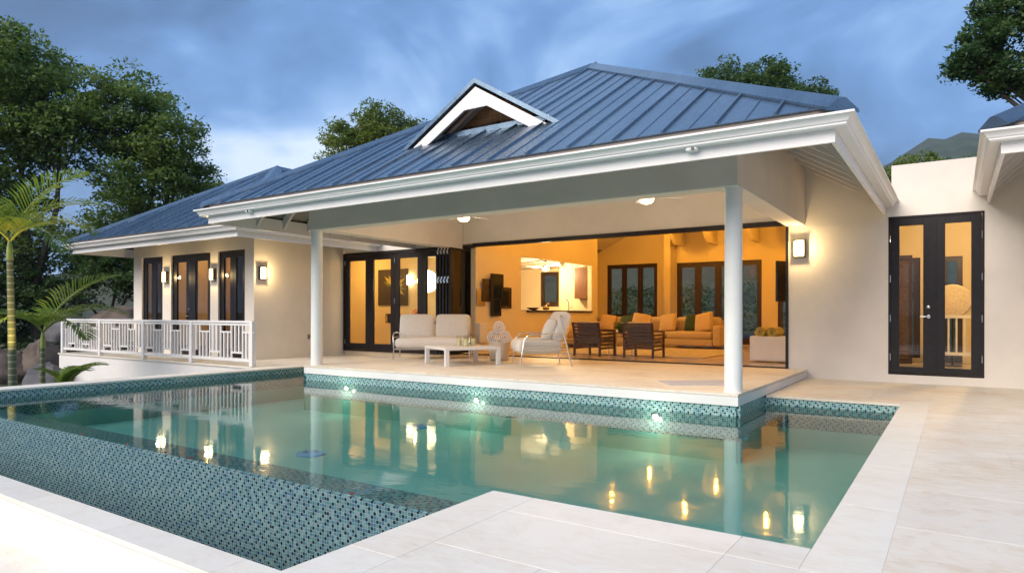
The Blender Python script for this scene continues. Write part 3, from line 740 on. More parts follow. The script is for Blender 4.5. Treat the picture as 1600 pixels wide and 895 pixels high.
# ------------------------------------------------------------------ balustrade
rail = thing('balustrade', 'white painted balustrade with square cut-outs along the balcony edge', 'railing', (-16.5, 8.45, 0), world=True)
RZ = .96
posts = [-20.87, -18.71, -16.51, -14.42, -12.18]
def rail_panel(p0, p1, along, fixed, seed):
    rng = random.Random(seed)
    def bx(m, a0, a1, t, z0, z1):
        if along == 'x': m.box(a0, fixed - t, z0, a1, fixed + t, z1)
        else: m.box(fixed - t, a0, z0, fixed + t, a1, z1)
    m = MB(); bx(m, p0, p1, .045, RZ - .045, RZ); m.build('top_rail', white_paint, rail, bevel=.006)
    m = MB(); bx(m, p0, p1, .022, RZ - .10, RZ - .05); m.build('upper_rail', white_paint, rail)
    m = MB(); bx(m, p0, p1, .025, .10, .16); m.build('bottom_rail', white_paint, rail)
    L = p1 - p0; n = max(6, round(L / .135)); st = L / n
    for k in range(1, n):
        a = p0 + k * st; c = (k + seed) % 6
        lo, hi = .16, RZ - .10
        if c in (0, 1): hi = .70            # short balusters under a small square opening
        elif c in (3, 4): lo = .30
        m = MB(); bx(m, a - .019, a + .019, .017, lo, hi); m.build('baluster', white_paint, rail)
        if c == 0:
            m = MB(); bx(m, a - st, a + 2 * st, .018, .70, .735); m.build('cross_bar', white_paint, rail)
        if c == 3:
            m = MB(); bx(m, a - st, a + 2 * st, .018, .265, .30); m.build('cross_bar', white_paint, rail)
for k, x in enumerate(posts):
    m = MB(); m.box(x - .055, 8.395 + .01, .012, x + .055, 8.505, RZ - .002); m.box(x - .03, 8.42, .0, x + .03, 8.48, .012); m.build('post', white_paint, rail, bevel=.005)
for k in range(4): rail_panel(posts[k] + .056, posts[k + 1] - .056, 'x', 8.45, k)
for k, (a, b) in enumerate(((8.506, 10.6), (10.71, 12.4))): rail_panel(a, b, 'y', -20.87, k + 1)
m = MB(); m.box(-20.925, 10.602, .0, -20.815, 10.708, RZ - .002); m.build('post', white_paint, rail)

# ------------------------------------------------------------------ wall lamps, sensors, outlets
bronze_lamp = plain('lamp_bronze', (.10, .075, .045), .4, .7, var=.15)
def sconce(label, loc, rotz, power=7):
    """wall lamp facing local -Y, centred on loc"""
    t = thing('wall_sconce', label, 'wall lamp', loc, rotz, 'bronze framed wall lamps on the house walls')
    m = MB(); m.box(-.092, -.02, -.16, .092, .0, .16); m.build('back_plate', bronze_lamp, t)
    m = MB()
    for z in (-.155, .137): m.box(-.092, -.098, z, .092, -.021, z + .018)
    for x in (-.092, .082): m.box(x, -.092, -.136, x + .010, -.021, .136)
    m.build('frame', bronze_lamp, t, bevel=.003)
    m = MB(); n = 8; pts = [(-.080 + .160 * k / n, -.045 - .070 * math.sin(math.pi * k / n)) for k in range(n + 1)] + [(.080, -.023), (-.080, -.023)]
    m.prism(pts, 'z', -.135, .135); m.build('diffuser', lamp_glow, t, 40)
    point_light('lamp_light', (0, -.20, 0), power, (1.0, .70, .32), t, .08)
    return t
sconce('lit bronze wall lamp beside the open living room', (-2.285, YW - .003, 2.27), 0, 7)
sconce('lit bronze wall lamp on the blank side wall of the wing', (-13.947, 9.93, 2.09), R(90), 6)
sconce('lit bronze wall lamp between the narrow end door and the middle door of the wing', (-17.81, WY - .003, 2.10), 0, 6)
sconce('lit bronze wall lamp on the pier next to the wing corner door', (-15.59, WY - .003, 2.10), 0, 6)
t = thing('wall_sconce', 'glowing white wall lamp inside the room behind the folding doors', 'wall lamp', (-13.62, 14.85, 2.14), 0)
m = MB(); m.box(-.09, -.09, -.15, .09, -.012, .15); m.build('shade', lamp_glow, t, bevel=.02)
m = MB(); m.box(-.06, -.012, -.10, .06, 0, .10); m.build('back_plate', steel, t)
sensor_white = plain('sensor_white', (.78, .79, .78), .4, var=.03)
lens_dark = plain('sensor_lens', (.03, .03, .035), .2)
for lab, x in (('small white camera under the gutter near the right roof corner', -2.33), ('small white camera under the gutter near the left roof corner', -10.05)):
    t = thing('eave_camera', lab, 'camera', (x, 6.958, 2.862), 0, 'small cameras under the main gutter')
    m = MB(); m.cushion((0, -.045, 0), (.13, .09, .062), r=.025, puff=0, n=6); m.build('body', sensor_white, t, 60)
    m = MB(); m.lathe([(.018, 0), (.018, .012)], (0, 0, 0), 12); m.v = [(.02 + a, -.088 - c, -.008 + b) for a, b, c in m.v]; m.build('lens', lens_dark, t, 40)
    m = MB(); m.box(-.02, -.012, -.02, .02, 0, .02); m.build('bracket', sensor_white, t)
t = thing('wall_outlet', 'small grey outlet box low on the wing side wall', 'outlet', (-13.948, 11.33, .52))
m = MB(); m.box(0, -.035, -.06, .03, .035, .06); m.build('cover', plain('outlet_grey', (.22, .21, .20), .5), t, bevel=.006)
m = MB(); m.box(.03, -.02, -.045, .036, .02, .03); m.build('flap', plain('outlet_flap', (.12, .12, .12), .5), t)

# ------------------------------------------------------------------ ceiling fans, ceiling lights
def fan(label, x, y, z, ang, power, hue, group, ztop):
    t = thing('ceiling_fan', label, 'ceiling fan', (x, y, z), ang, group)
    m = MB(); m.tube([(0, 0, .14), (0, 0, ztop - z)], .015, 10); m.lathe([(.06, ztop - z - .04), (.05, ztop - z - .001)], (0, 0, 0), 16); m.build('rod', white_paint, t, 40)
    m = MB(); m.lathe([(.06, .03), (.105, .05), (.115, .09), (.09, .13), (.03, .15)], (0, 0, 0), 24); m.build('motor', white_paint, t, 40)
    for k in range(5):
        a = k * 2 * math.pi / 5; m = MB(); m.obox((.38 * math.cos(a), .38 * math.sin(a), .075), (.29, .062, .004), a, R(9)); m.build('blade', white_paint, t)
    m = MB(); m.lathe([(.02, -.055), (.07, -.042), (.105, -.012), (.115, .028)], (0, 0, 0), 24); m.build('lamp_bowl', fan_glow, t, 60)
    point_light('fan_light', (0, 0, -.12), power, hue, t, .09)
fan('ceiling fan with lit bowl above the outdoor loveseat', -7.70, 9.85, 2.90, .25, 12, (1, .76, .50), 'ceiling fans under the patio roof', 3.50)
fan('ceiling fan with lit bowl near the right patio column', -4.05, 9.85, 2.90, .9, 12, (1, .76, .50), 'ceiling fans under the patio roof', 3.50)
fan('white ceiling fan with lit bowl in the kitchen', -10.9, 18.2, 2.55, .3, 55, CREAM, None, 2.84)
def downlight(label, x, y, power, hue, z=3.30, group='recessed ceiling lights in the living room'):
    t = thing('ceiling_light', label, 'ceiling light', (x, y, z), 0, group)
    m = MB(); m.lathe([(.085, -.012), (.10, -.012), (.10, -.002), (.085, -.002)], (0, 0, 0), 24); m.build('trim_ring', white_paint, t, 40)
    m = MB(); m.lathe([(.084, -.008), (.084, -.003)], (0, 0, 0), 20); m.build('lens', down_glow, t)
    point_light('ceiling_lamp', (0, 0, -.10), power, hue, t, .08)
for x in (-8.1, -6.0, -3.9):
    for y in (14.2, 17.2, 20.0):
        downlight('recessed round light in the living room ceiling', x, y, 16, ORANGE, 3.875)
for x, y, p in ((-13.2, 17.2, 40), (-11.6, 20.2, 40)): downlight('recessed round light in the kitchen ceiling', x, y, p, CREAM, 2.84, 'recessed ceiling lights in the kitchen')
for x, y, p in ((-15.2, 13.7, 26), (-11.2, 14.2, 16)): downlight('recessed round light in the dining room ceiling', x, y, p, (1, .52, .12), 2.84, 'recessed ceiling lights in the dining room')
downlight('recessed round light in the wing bedroom ceiling', -14.9, 11.6, 15, ORANGE, 3.10, None)
downlight('recessed round light over the far end of the wing bedroom', -18.6, 11.4, 4, ORANGE, 3.10, None)

# wavy dark sheets added to darken part of the wing door panes
added_sheet = plain('added_sheet_brown', (.030, .018, .012), .9, var=.2, scale=10)
for a, b, lab in ((-19.08, -18.62, 'dark sheet added behind the narrow end door of the wing'), (-17.55, -17.05, 'dark sheet added behind the left leaf of the wing middle door'), (-16.45, -15.95, 'dark sheet added behind the right leaf of the wing middle door'), (-15.40, -14.95, 'dark sheet added behind the wing corner door')):
    m = MB(); n = 26; y0 = 10.12
    for k in range(n + 1):
        x = a + (b - a) * k / n; y = y0 + .035 * math.sin(k * 1.5) + .01 * math.sin(k * .6)
        m.v += [(x - a, y - y0, 0), (x - a, y - y0, 2.62), (x - a, y - y0 + .006, 0), (x - a, y - y0 + .006, 2.62)]
    for k in range(n): o = 4 * k; m.f += [(o, o + 4, o + 5, o + 1), (o + 2, o + 3, o + 7, o + 6)]
    o = m.build('added_sheet', added_sheet, None, 60); o.location = (a, y0, .02); tag(o, lab, 'curtain')

# pool lamps and drain covers
for k, (x, lab) in enumerate(((-8.96, 'lit underwater lamp in the pool wall below the loveseat end of the patio'), (-6.09, 'lit underwater lamp in the pool wall below the middle of the patio'), (-3.21, 'lit underwater lamp in the pool wall near the right column'))):
    t = thing('pool_lamp', lab, 'pool lamp', (x, PYF + .019, -.21), 0, 'underwater lamps along the patio side of the pool')
    m = MB(); m.lathe([(.05, 0), (.055, .014), (.04, .016)], (0, 0, 0), 20); m.v = [(a, -c, b) for a, b, c in m.v]; m.build('rim', steel, t, 40)
    m = MB(); m.lathe([(.036, .014), (.028, .026), (.008, .03)], (0, 0, 0), 20); m.v = [(a, -c, b) for a, b, c in m.v]; m.build('lens', pool_glow, t, 60)
    point_light('pool_light', (0, -.16, -.06), 1.1, (1.0, .93, .70), t, .05)
drain_blue = plain('drain_cover_blue', (.10, .50, .95), .4, var=.05)
for lab, x, y in (('blue round drain cover on the pool floor nearest the vanishing edge', -6.80, 5.56), ('blue round drain cover on the pool floor towards the patio', -7.05, 7.86)):
    t = thing('pool_drain', lab, 'drain cover', (x, y, FZ), 0, 'drain covers on the pool floor')
    m = MB(); m.lathe([(.18, .002), (.18, .02), (.13, .035), (.02, .04)], (0, 0, 0), 28); m.build('cover', drain_blue, t, 40)
    m = MB()
    for a in range(10):
        q = a * math.pi / 5; m.obox((.075 * math.cos(q), .075 * math.sin(q), .04), (.025, .005, .003), q)
    m.build('slot', plain('drain_slot', (.03, .12, .22), .5) if 'drain_slot' not in MATS else MATS['drain_slot'], t)
leaf_red = plain('dry_leaf', (.12, .035, .022), .6, var=.3)
rl = random.Random(3)
for k, x in enumerate((-3.4, -5.35, -5.75, -6.4, -7.3, -8.1)):
    m = MB(); a = rl.uniform(0, 3); l = rl.uniform(.022, .034)
    m.v = [(-l, 0, 0), (0, -l * .4, .006), (l, 0, .003), (0, l * .4, .006)]; m.f = [(0, 1, 2), (0, 2, 3)]
    o = m.build('fallen_leaf', leaf_red); o.location = (x, INF - .004, WZ + .012); o.rotation_euler = (.9, 0, a)
    tag(o, 'small dry red leaf caught on the mosaic vanishing edge', 'leaf', 'dry leaves caught on the vanishing edge')
m = MB(); m.cushion((0, 0, .004), (1.0, .62, .009), r=.004, puff=0, n=4); o = m.build('floor_patch', plain('patch_grey', (.50, .47, .48), .9, var=.15, scale=20)); o.location = (-2.98, 9.15, PZ); o.rotation_euler = (0, 0, R(38))  # thin sheet standing for a grey patch of the patio floor
tag(o, 'thin grey patch lying on the patio behind the right column', 'mat')

# ------------------------------------------------------------------ patio furniture
cream_fabric = plain('cream_fabric', (.76, .70, .635), .9, var=.06, scale=30, bump=.25, bscale=260, spec=.2)
t = thing('outdoor_loveseat', 'cream cushioned loveseat on a bent steel frame by the folding doors', 'sofa', (-9.46, 11.05, PZ), R(34))
W, D = 1.56, .86      # local: faces -Y, width along X
for x in (-.40, .40):
    m = MB(); m.cushion((x, .27, .68), (.77, .20, .56), rx=R(-14), r=.09, puff=.035); m.build('back_cushion', cream_fabric, t, 179)
m = MB(); m.cushion((0, -.06, .34), (W, D, .22), r=.10, puff=.03, n=10); m.build('seat_cushion', cream_fabric, t, 179)
m = MB()
for s in (-1, 1):
    m.tube([(s * .80, -.42, .24), (s * .81, -.44, .50), (s * .81, -.36, .555), (s * .81, .1, .56), (s * .80, .36, .52), (s * .80, .40, .24)], .014, 8)
    for z in (.30, .38, .46): m.tube([(s * .805, -.43, z), (s * .805, .40, z)], .008, 6)
m.build('arm_frame', chrome, t, 60)
m = MB(); m.tube([(-.80, -.42, .215), (.80, -.42, .215)], .014, 8); m.tube([(-.80, .40, .215), (.80, .40, .215)], .014, 8)
for s in (-1, 1): m.tube([(s * .8, -.42, .215), (s * .8, .40, .215)], .014, 8)
m.tube([(-.8, .40, .24), (-.78, .50, .80), (.78, .50, .80), (.8, .40, .24)], .014, 8); m.build('seat_frame', chrome, t, 60)
for sx in (-1, 1):
    for sy in (-.42, .40):
        m = MB(); m.tube([(sx * .80, sy, .22), (sx * .81, sy, .0)], .014, 8); m.build('leg', chrome, t, 60)

t = thing('coffee_table', 'low square white slab table in front of the outdoor loveseat', 'table', (-7.90, 10.06, PZ), R(-29))
white_lac = plain('white_lacquer', (.78, .76, .74), .3, var=.03)
m = MB(); m.box(-.56, -.56, .295, .56, .56, .345); m.build('tabletop', white_lac, t, bevel=.006)
for sx in (-1, 1):
    for sy in (-1, 1):
        m = MB(); m.box(sx * .52 - .038, sy * .52 - .038, 0, sx * .52 + .038, sy * .52 + .038, .294); m.build('leg', white_lac, t, bevel=.004)
wax = plain('candle_wax', (.72, .66, .36), .5, var=.05)
for k, (x, y, s) in enumerate(((-8.05, 10.16, 1.0), (-7.93, 10.22, 1.05), (-7.83, 10.10, .95), (-7.80, 10.28, 1.15))):
    t = thing('candle_glass', ('clear glass cylinder holding a pale candle on the white slab table' if k < 3 else 'tallest clear glass candle cylinder on the white slab table'), 'candle', (x, y, PZ + .346), 0, 'candle glasses on the coffee table' if k < 3 else None)
    m = MB(); h = .20 * s; m.lathe([(.058, 0), (.06, h), (.055, h), (.053, .008)], (0, 0, 0), 20); m.build('glass', clear_glass, t, 40)
    m = MB(); m.lathe([(.046, .010), (.046, h * .62), (.02, h * .60)], (0, 0, 0), 18); m.build('candle', wax, t, 40)

t = thing('outdoor_armchair', 'wide cream lounge chair with ribbed steel side frames on the patio', 'armchair', (-6.62, 10.80, PZ), R(-49))
# local: faces -Y
for nm, c, s, rx in (('seat_cushion', (0, -.06, .36), (1.02, .86, .24), 0), ('back_cushion', (0, .36, .72), (1.0, .22, .60), -20)):
    m = MB(); m.cushion(c, s, rx=R(rx), r=.10, puff=.035, n=10); m.build(nm, cream_fabric, t, 179)
m = MB(); m.cushion((.22, .17, .66), (.50, .16, .46), rx=R(-22), rz=R(-12), r=.07, puff=.05); m.build('pillow', cream_fabric, t, 179)
for s in (-1, 1):
    m = MB(); x = s * .56
    m.tube([(x, -.44, .0), (x, -.36, .50), (x, -.28, .58), (x, .10, .60), (x, .34, .60)], .013, 8); m.tube([(x, .52, .0), (x, .40, .50), (x, .30, .90)], .014, 8)
    for z in (.26, .32, .38, .44, .50): m.tube([(x, -.36 - (.5 - z) * .16, z), (x, .42 + (.5 - z) * .2, z)], .008, 6)
    m.build('side_frame', chrome, t, 60)
m = MB()
for y in (-.38, .42): m.tube([(-.56, y, .23), (.56, y, .23)], .013, 8)
m.tube([(-.56, .30, .88), (-.54, .33, .93), (.54, .33, .93), (.56, .30, .88)], .013, 8); m.build('cross_frame', chrome, t, 60)

t = thing('towel_basket', 'round pale pot stacked with rolled striped towels by the doorway', 'basket', (-7.92, 11.34, PZ))
pot = plain('pale_pot', (.58, .49, .40), .7, var=.05, scale=12, bump=.4, bscale=40)
m = MB(); m.lathe([(.165, 0), (.20, .02), (.215, .36), (.205, .40), (.185, .40), (.18, .06)], (0, 0, 0), 32); m.build('pot', pot, t, 40)
def spiral_roll(rad, L, turns=3.0, th=.52):
    """a towel wound into a roll along X, with open winds at its ends"""
    m = MB(); N = 60; pitch = rad / (turns + .35); ring = []
    for k in range(N + 1):
        a = 2 * math.pi * turns * k / N; r0 = pitch * .3 + pitch * a / (2 * math.pi)
        for r_ in (r0, r0 + pitch * th):
            for x in (-L + .006 * math.sin(a * 1.7), L): m.v.append((x, r_ * math.cos(a), r_ * math.sin(a)))
    for k in range(N):
        o = 4 * k; q = o + 4
        m.f += [(o, o + 1, q + 1, q), (o + 2, q + 2, q + 3, o + 3), (o, q, q + 2, o + 2), (o + 1, o + 3, q + 3, q + 1)]
    m.f += [(0, 2, 3, 1), (4 * N, 4 * N + 1, 4 * N + 3, 4 * N + 2)]
    return m
towel_mat = plain('towel_white', (.82, .80, .79), .95, var=.05, scale=30, bump=.5, bscale=220)
for k, (x, z, lab) in enumerate(((-.122, .50, 'left rolled towel resting in the pale pot'), (.122, .50, 'right rolled towel resting in the pale pot'), (0, .705, 'rolled towel on top of two others in the pale pot'))):
    m = spiral_roll(.120, .19)
    o = m.build('rolled_towel', towel_mat, None, 50); o.location = (-7.92 + x * math.cos(R(34)), 11.34 + x * math.sin(R(34)), PZ + z); o.rotation_euler = (0, 0, R(34) - R(90))
    tag(o, lab, 'towel', None)

# ------------------------------------------------------------------ living room
walnut = plain('walnut_wood', (.070, .028, .015), .38, var=.3, scale=4, stretch=(1, 6, 6))
sofa_fab = plain('tan_fabric', (.52, .40, .24), .9, var=.08, scale=25, bump=.3, bscale=200)
pillow_tan = plain('tan_pillow', (.58, .40, .20), .9, var=.1, scale=20, bump=.3, bscale=200)
pillow_green = plain('green_pillow', (.030, .055, .026), .9, var=.2, scale=20, bump=.3, bscale=200)
def slat_chair():
    t = thing('slat_armchair', '', 'armchair', (0, 0, 0), 0, 'walnut slat armchairs at the living room front')
    # faces +Y, back at y = 0
    for x in (-.33, .33):
        m = MB(); m.beam((x, -.02, 0), (x, .0, .42), .035, .05, (1, 0, 0)); m.beam((x, 0, .40), (x, -.10, .78), .035, .05, (1, 0, 0)); m.build('leg', walnut, t)
        m = MB(); m.beam((x, .72, 0), (x, .70, .56), .035, .05, (1, 0, 0)); m.build('leg', walnut, t)
        m = MB(); m.beam((x, -.04, .60), (x, .76, .57), .05, .03, (1, 0, 0)); m.build('armrest', walnut, t, bevel=.006)
        for z in (.16, .24, .32, .40, .48):
            m = MB(); m.box(x - .010, .02, z, x + .010, .69, z + .045); m.build('side_slat', walnut, t)
    for k in range(8):
        z = .20 + k * .074; y = -.005 - max(0, z - .40) * .26
        m = MB(); m.box(-.313, y - .012, z, .313, y + .010, z + .052); m.build('back_slat', walnut, t)
    m = MB(); m.cushion((0, .36, .38), (.60, .66, .14), r=.06, puff=.02); m.build('seat_cushion', sofa_fab, t, 179)
    m = MB(); m.cushion((0, .10, .60), (.58, .13, .40), rx=R(14), r=.05, puff=.02); m.build('back_cushion', sofa_fab, t, 179)
    return t
c1 = slat_chair(); c2 = copy_tree(c1)
for c, loc, rz, lab in ((c1, (-7.04, 13.62, PZ), R(-2), 'walnut slat armchair with its back to the patio, beside the cream lounge chair'), (c2, (-5.78, 13.62, PZ), R(3), 'walnut slat armchair with its back to the patio, towards the right column')):
    c.location = loc; c.rotation_euler = (0, 0, rz); c['label'] = lab
t = thing('sectional_sofa', 'long tan sectional sofa across the living room under the windows', 'sofa', (-7.5, 19.2, PZ))
for x0, x1 in ((-2.3, -.95), (-.93, .42), (.44, 1.78)):
    m = MB(); m.cushion(((x0 + x1) / 2, -.08, .36), (x1 - x0, .98, .20), r=.07, puff=.02); m.build('seat_cushion', sofa_fab, t, 179)
    m = MB(); m.cushion(((x0 + x1) / 2, .40, .66), (x1 - x0, .24, .46), rx=R(-10), r=.09, puff=.03); m.build('back_cushion', sofa_fab, t, 179)
m = MB(); m.box(-2.32, -.56, .08, 1.80, .58, .26); m.box(-2.32, .50, .26, 1.80, .62, .80); m.build('base', sofa_fab, t, bevel=.03)
for x in (-2.44, 1.92):
    m = MB(); m.cushion((x, 0, .36), (.22, 1.16, .58), r=.06, puff=.01); m.build('arm', sofa_fab, t, 179)
for x in (-2.4, 1.85):
    for y in (-.5, .5):
        m = MB(); m.box(x - .03, y - .03, 0, x + .03, y + .03, .08); m.build('leg', walnut, t)
m = MB(); m.box(-2.36, -1.9, .08, -1.35, -.57, .26); m.build('chaise_base', sofa_fab, t, bevel=.03)
m = MB(); m.cushion((-1.86, -1.2, .36), (1.0, 1.30, .2), r=.07, puff=.02); m.build('chaise_cushion', sofa_fab, t, 179)
for x, y, s, mt, rz, lab in ((-9.25, 19.30, .52, 'tan', 8, 'pale tan square pillow at the kitchen end of the sectional'), (-8.55, 19.26, .50, 'green', -6, 'dark green pillow in the middle of the sectional beside a tan one'), (-8.05, 19.16, .55, 'tan', 10, 'tan pillow leaning on the dark green one on the sectional'), (-7.20, 19.2, .54, 'tan', -8, 'tan pillow alone mid sofa behind the right slat armchair'),
                             (-6.42, 19.25, .52, 'green', 5, 'dark green pillow near the arm end of the sectional'), (-6.08, 19.10, .58, 'tan', -12, 'large tan pillow against the sectional arm')):
    m = MB(); m.cushion((0, 0, 0), (s, .12, s), r=.05, puff=.06, n=10); o = m.build('pillow', pillow_tan if mt == 'tan' else pillow_green, None, 179)
    o.location = (x, y, PZ + .46 + s * .47); o.rotation_euler = (R(-20), R(rz), R(rz * 1.5)); tag(o, lab, 'pillow')
rug_mat = plain('rug_weave', (.50, .42, .30), .95, var=.22, scale=9, bump=.6, bscale=60)
m = MB(); m.box(-8.9, 14.35, PZ - .006, -4.6, 18.1, PZ + .012); tag(m.build('rug', rug_mat, bevel=.004), 'large pale woven rug on the living room floor', 'rug')
t = thing('side_table', 'small thin legged dark side table between the two slat armchairs', 'table', (-6.50, 14.25, PZ + .012))
m = MB(); m.box(-.22, -.22, .50, .22, .22, .525); m.build('tabletop', walnut, t)
for sx in (-1, 1):
    for sy in (-1, 1):
        m = MB(); m.box(sx * .20 - .01, sy * .20 - .01, 0, sx * .20 + .01, sy * .20 + .01, .499); m.build('leg', steel, t)
def leaves(name, P, size, mat, parent=None, flat=.0, asp=.46, seed=1, off=(0, 0, 0)):
    """many small folded leaves, one mesh"""
    rng = np.random.default_rng(seed); n = len(P); P = np.asarray(P) - np.array(off)
    d = rng.normal(size=(n, 3)); d[:, 2] = d[:, 2] * .6 - .25; d /= np.linalg.norm(d, axis=1)[:, None]
    nrm = rng.normal(size=(n, 3)); nrm[:, 2] += flat; nrm[:, 1] -= flat * .4; x = np.cross(d, nrm); x /= np.linalg.norm(x, axis=1)[:, None] + 1e-9
    up = np.cross(x, d); L = size * rng.uniform(.5, 1.45, n)[:, None]
    a = P - d * L * .5; b = P + d * L * .5; c = P + x * L * asp * .5 - up * L * .07; e = P - x * L * asp * .5 - up * L * .07
    V = np.stack([a, c, b, e], 1).reshape(-1, 3); F = np.arange(4 * n, dtype=np.int32)
    me = bpy.data.meshes.new(name); me.vertices.add(4 * n); me.vertices.foreach_set('co', V.astype(np.float32).ravel())
    me.loops.add(4 * n); me.loops.foreach_set('vertex_index', F); me.polygons.add(n); me.polygons.foreach_set('loop_start', np.arange(0, 4 * n, 4, dtype=np.int32)); me.polygons.foreach_set('loop_total', np.full(n, 4, np.int32))
    me.update(calc_edges=True); me.validate()
    return link(name, me, mat, parent)
t = thing('potted_plant', 'small green plant in a dark pot on the side table', 'plant', (-6.50, 14.25, PZ + .538))
m = MB(); m.lathe([(.05, 0), (.065, .09), (.055, .09)], (0, 0, 0), 16); m.build('pot', plain('pot_dark', (.03, .05, .03), .4), t, 40)
rp = np.random.default_rng(5); leaves('foliage', np.c_[rp.normal(0, .07, 160), rp.normal(0, .07, 160), rp.uniform(.08, .22, 160)], .07, leaf_mid, t)

mirror_dark = plain('bronze_mirror', (.10, .085, .06), .10, .9, var=.2); mirror_gold = plain('gold_mirror', (.55, .42, .20), .2, .85, var=.1); mirror_black = plain('black_mirror', (.02, .025, .022), .08, .5, var=.2)
ma = thing('mirror_cluster', 'cluster of overlapping rounded bronze and black mirrors on the living room wall', 'mirror', (LW, 13.4, 1.6), world=True)
for k, (y0, y1, z0, z1, mt, d) in enumerate(((12.78, 13.12, 1.32, 1.72, mirror_gold, .03), (12.98, 13.34, 1.42, 1.98, mirror_dark, .055), (13.28, 13.84, 1.50, 2.12, mirror_black, .08), (13.34, 13.78, 1.06, 1.52, mirror_black, .055), (13.74, 14.28, 1.26, 1.80, mirror_dark, .03))):
    m = MB(); m.cushion((LW + d, (y0 + y1) / 2, (z0 + z1) / 2), (.022, y1 - y0, z1 - z0), r=.010, puff=0, n=6); m.build('mirror_panel', mt, ma, 60)
    m = MB(); m.box(LW + .001, y0 + .1, z0 + .1, LW + d - .01, y1 - .1, z1 - .1); m.build('standoff', bronze, ma)
m = MB(); m.box(LW + .002, 12.82, .42, LW + .10, 13.16, .90); tag(m.build('wall_panel', white_lac, bevel=.01), 'small pale box on the wall below the mirrors', 'wall box')

# television on its bracket, towel cabinet
t = thing('television', 'black flat television on a swing arm at the right end of the living room', 'television', (-2.76, 15.0, 1.80), R(64))
m = MB(); m.box(-.70, -.02, -.42, .72, .03, .42); m.build('screen', plain('tv_black', (.008, .008, .009), .15), t, bevel=.006)
m = MB(); m.box(-.1, .03, -.12, .1, .10, .12); m.build('bracket', bronze, t)
t = thing('towel_cabinet', 'white cube cabinet inside the right edge of the opening', 'cabinet', (-3.05, 14.3, PZ))
m = MB(); m.box(-.46, -.30, .02, .50, .36, .52); m.build('carcass', white_lac, t, bevel=.008)
m = MB(); m.box(-.44, -.318, .04, .48, -.302, .50); m.build('door', white_lac, t, bevel=.004)
yel = plain('towel_yellow', (.62, .52, .14), .95, var=.08, scale=30, bump=.5, bscale=220)
for k, (x, lab) in enumerate(((-.26, 'rolled yellow towel at the left on the white cube cabinet'), (-.02, 'rolled yellow towel at the right on the white cube cabinet'))):
    m = spiral_roll(.097, .19)
    o = m.build('rolled_towel', yel, None, 50); o.location = (-3.05 + x, 14.3, PZ + .521 + .095); o.rotation_euler = (0, 0, R(80)); tag(o, lab, 'towel')

# kitchen and dining room
cabinet_wood = plain('cabinet_wood', (.16, .070, .028), .4, var=.25, scale=3, stretch=(9, 9, 1))
t = thing('kitchen_counter', 'dark topped kitchen counter behind the wall opening', 'counter', (-10.4, 16.8, PZ), world=True)
m = MB(); m.box(-10.5, 15.05, PZ, LW - .145, 18.9, 1.17); m.build('base', cabinet_wood, t)
m = MB(); m.box(-10.55, 15.05, 1.172, LW + .06, 18.88, 1.225); m.build('countertop', plain('dark_stone', (.05, .04, .035), .15, var=.3, scale=20), t, bevel=.006)
m = MB(); m.box(-16.9, 21.1, PZ, -10.8, BY - .005, 1.10); o = m.build('kitchen_cabinets', white_lac); tag(o, 'pale base cabinets under the kitchen windows', 'cabinet')
m = MB(); m.box(-10.25, 18.92, 1.62, LW - .145, 19.35, 2.62); m.build('wall_cupboard', cabinet_wood); tag(bpy.data.objects['wall_cupboard'], 'brown wooden wall cupboard at the far side of the kitchen opening', 'cupboard')
t = thing('kitchen_tap', 'tall curved chrome tap on the kitchen counter', 'tap', (-9.95, 18.0, 1.226))
m = MB(); m.tube([(0, 0, 0), (0, 0, .26), (-.03, -.03, .33), (-.09, -.08, .34), (-.12, -.11, .27)], .016, 10); m.build('spout', chrome, t, 60); m = MB(); m.tube([(.03, .02, .08), (.11, .06, .14)], .009, 8); m.build('lever', chrome, t, 60)
t = thing('fruit_bowl', 'shallow dark bowl on the kitchen counter', 'bowl', (-9.72, 15.55, 1.226))
m = MB(); m.lathe([(.06, 0), (.10, .01), (.19, .07), (.18, .07), (.09, .02), (.02, .015)], (0, 0, 0), 24); m.build('bowl', walnut, t, 60)
t = thing('ornament', 'small gold ornament on the kitchen counter', 'ornament', (-9.78, 16.35, 1.226))
m = MB(); m.cushion((0, 0, .07), (.2, .12, .12), r=.05, puff=.01); m.cushion((.06, 0, .17), (.08, .08, .10), r=.035, puff=.0); m.build('body', mirror_gold, t, 60)
t = thing('painting', 'dark canvas of a large yellow blossom on the dining room wall', 'picture', (-14.33, 14.84, 1.93))
m = MB(); m.box(-.62, -.03, -.55, .62, 0, .55); m.build('canvas', plain('canvas_dark', (.035, .022, .014), .7, var=.3, scale=6), t)
petal = plain('painted_yellow', (.46, .36, .035), .6, var=.35, scale=9); petal2 = plain('painted_green', (.16, .17, .03), .6, var=.35, scale=9)
for k in range(13):
    a = R(-70 + k * 19); L = .46 + .06 * math.sin(k * 2.1); c = Vector((.05, 0, .02)); d = Vector((math.sin(a), 0, math.cos(a))); q = Vector((d.z, 0, -d.x)) * .065
    P_ = [c + d * .07, c + d * L * .55 + q, c + d * L, c + d * L * .55 - q]
    m = MB(); m.v = [(p.x, -.032 - .0008 * k, max(-.53, min(.53, p.z))) for p in P_]; m.f = [(0, 1, 2, 3)]; m.build('painted_petal', petal if k % 3 else petal2, t)
t = thing('chandelier', 'round glowing globe chandelier behind the folding doors', 'chandelier', (-11.99, 13.75, 2.0))
m = MB(); m.lathe([(.03, -.30), (.17, -.25), (.27, -.12), (.30, .03), (.25, .18), (.12, .28), (.02, .31)], (0, 0, 0), 20)
m.build('globe', emissive('chandelier_glow', (1.0, .76, .42), 2.6), t, 30)
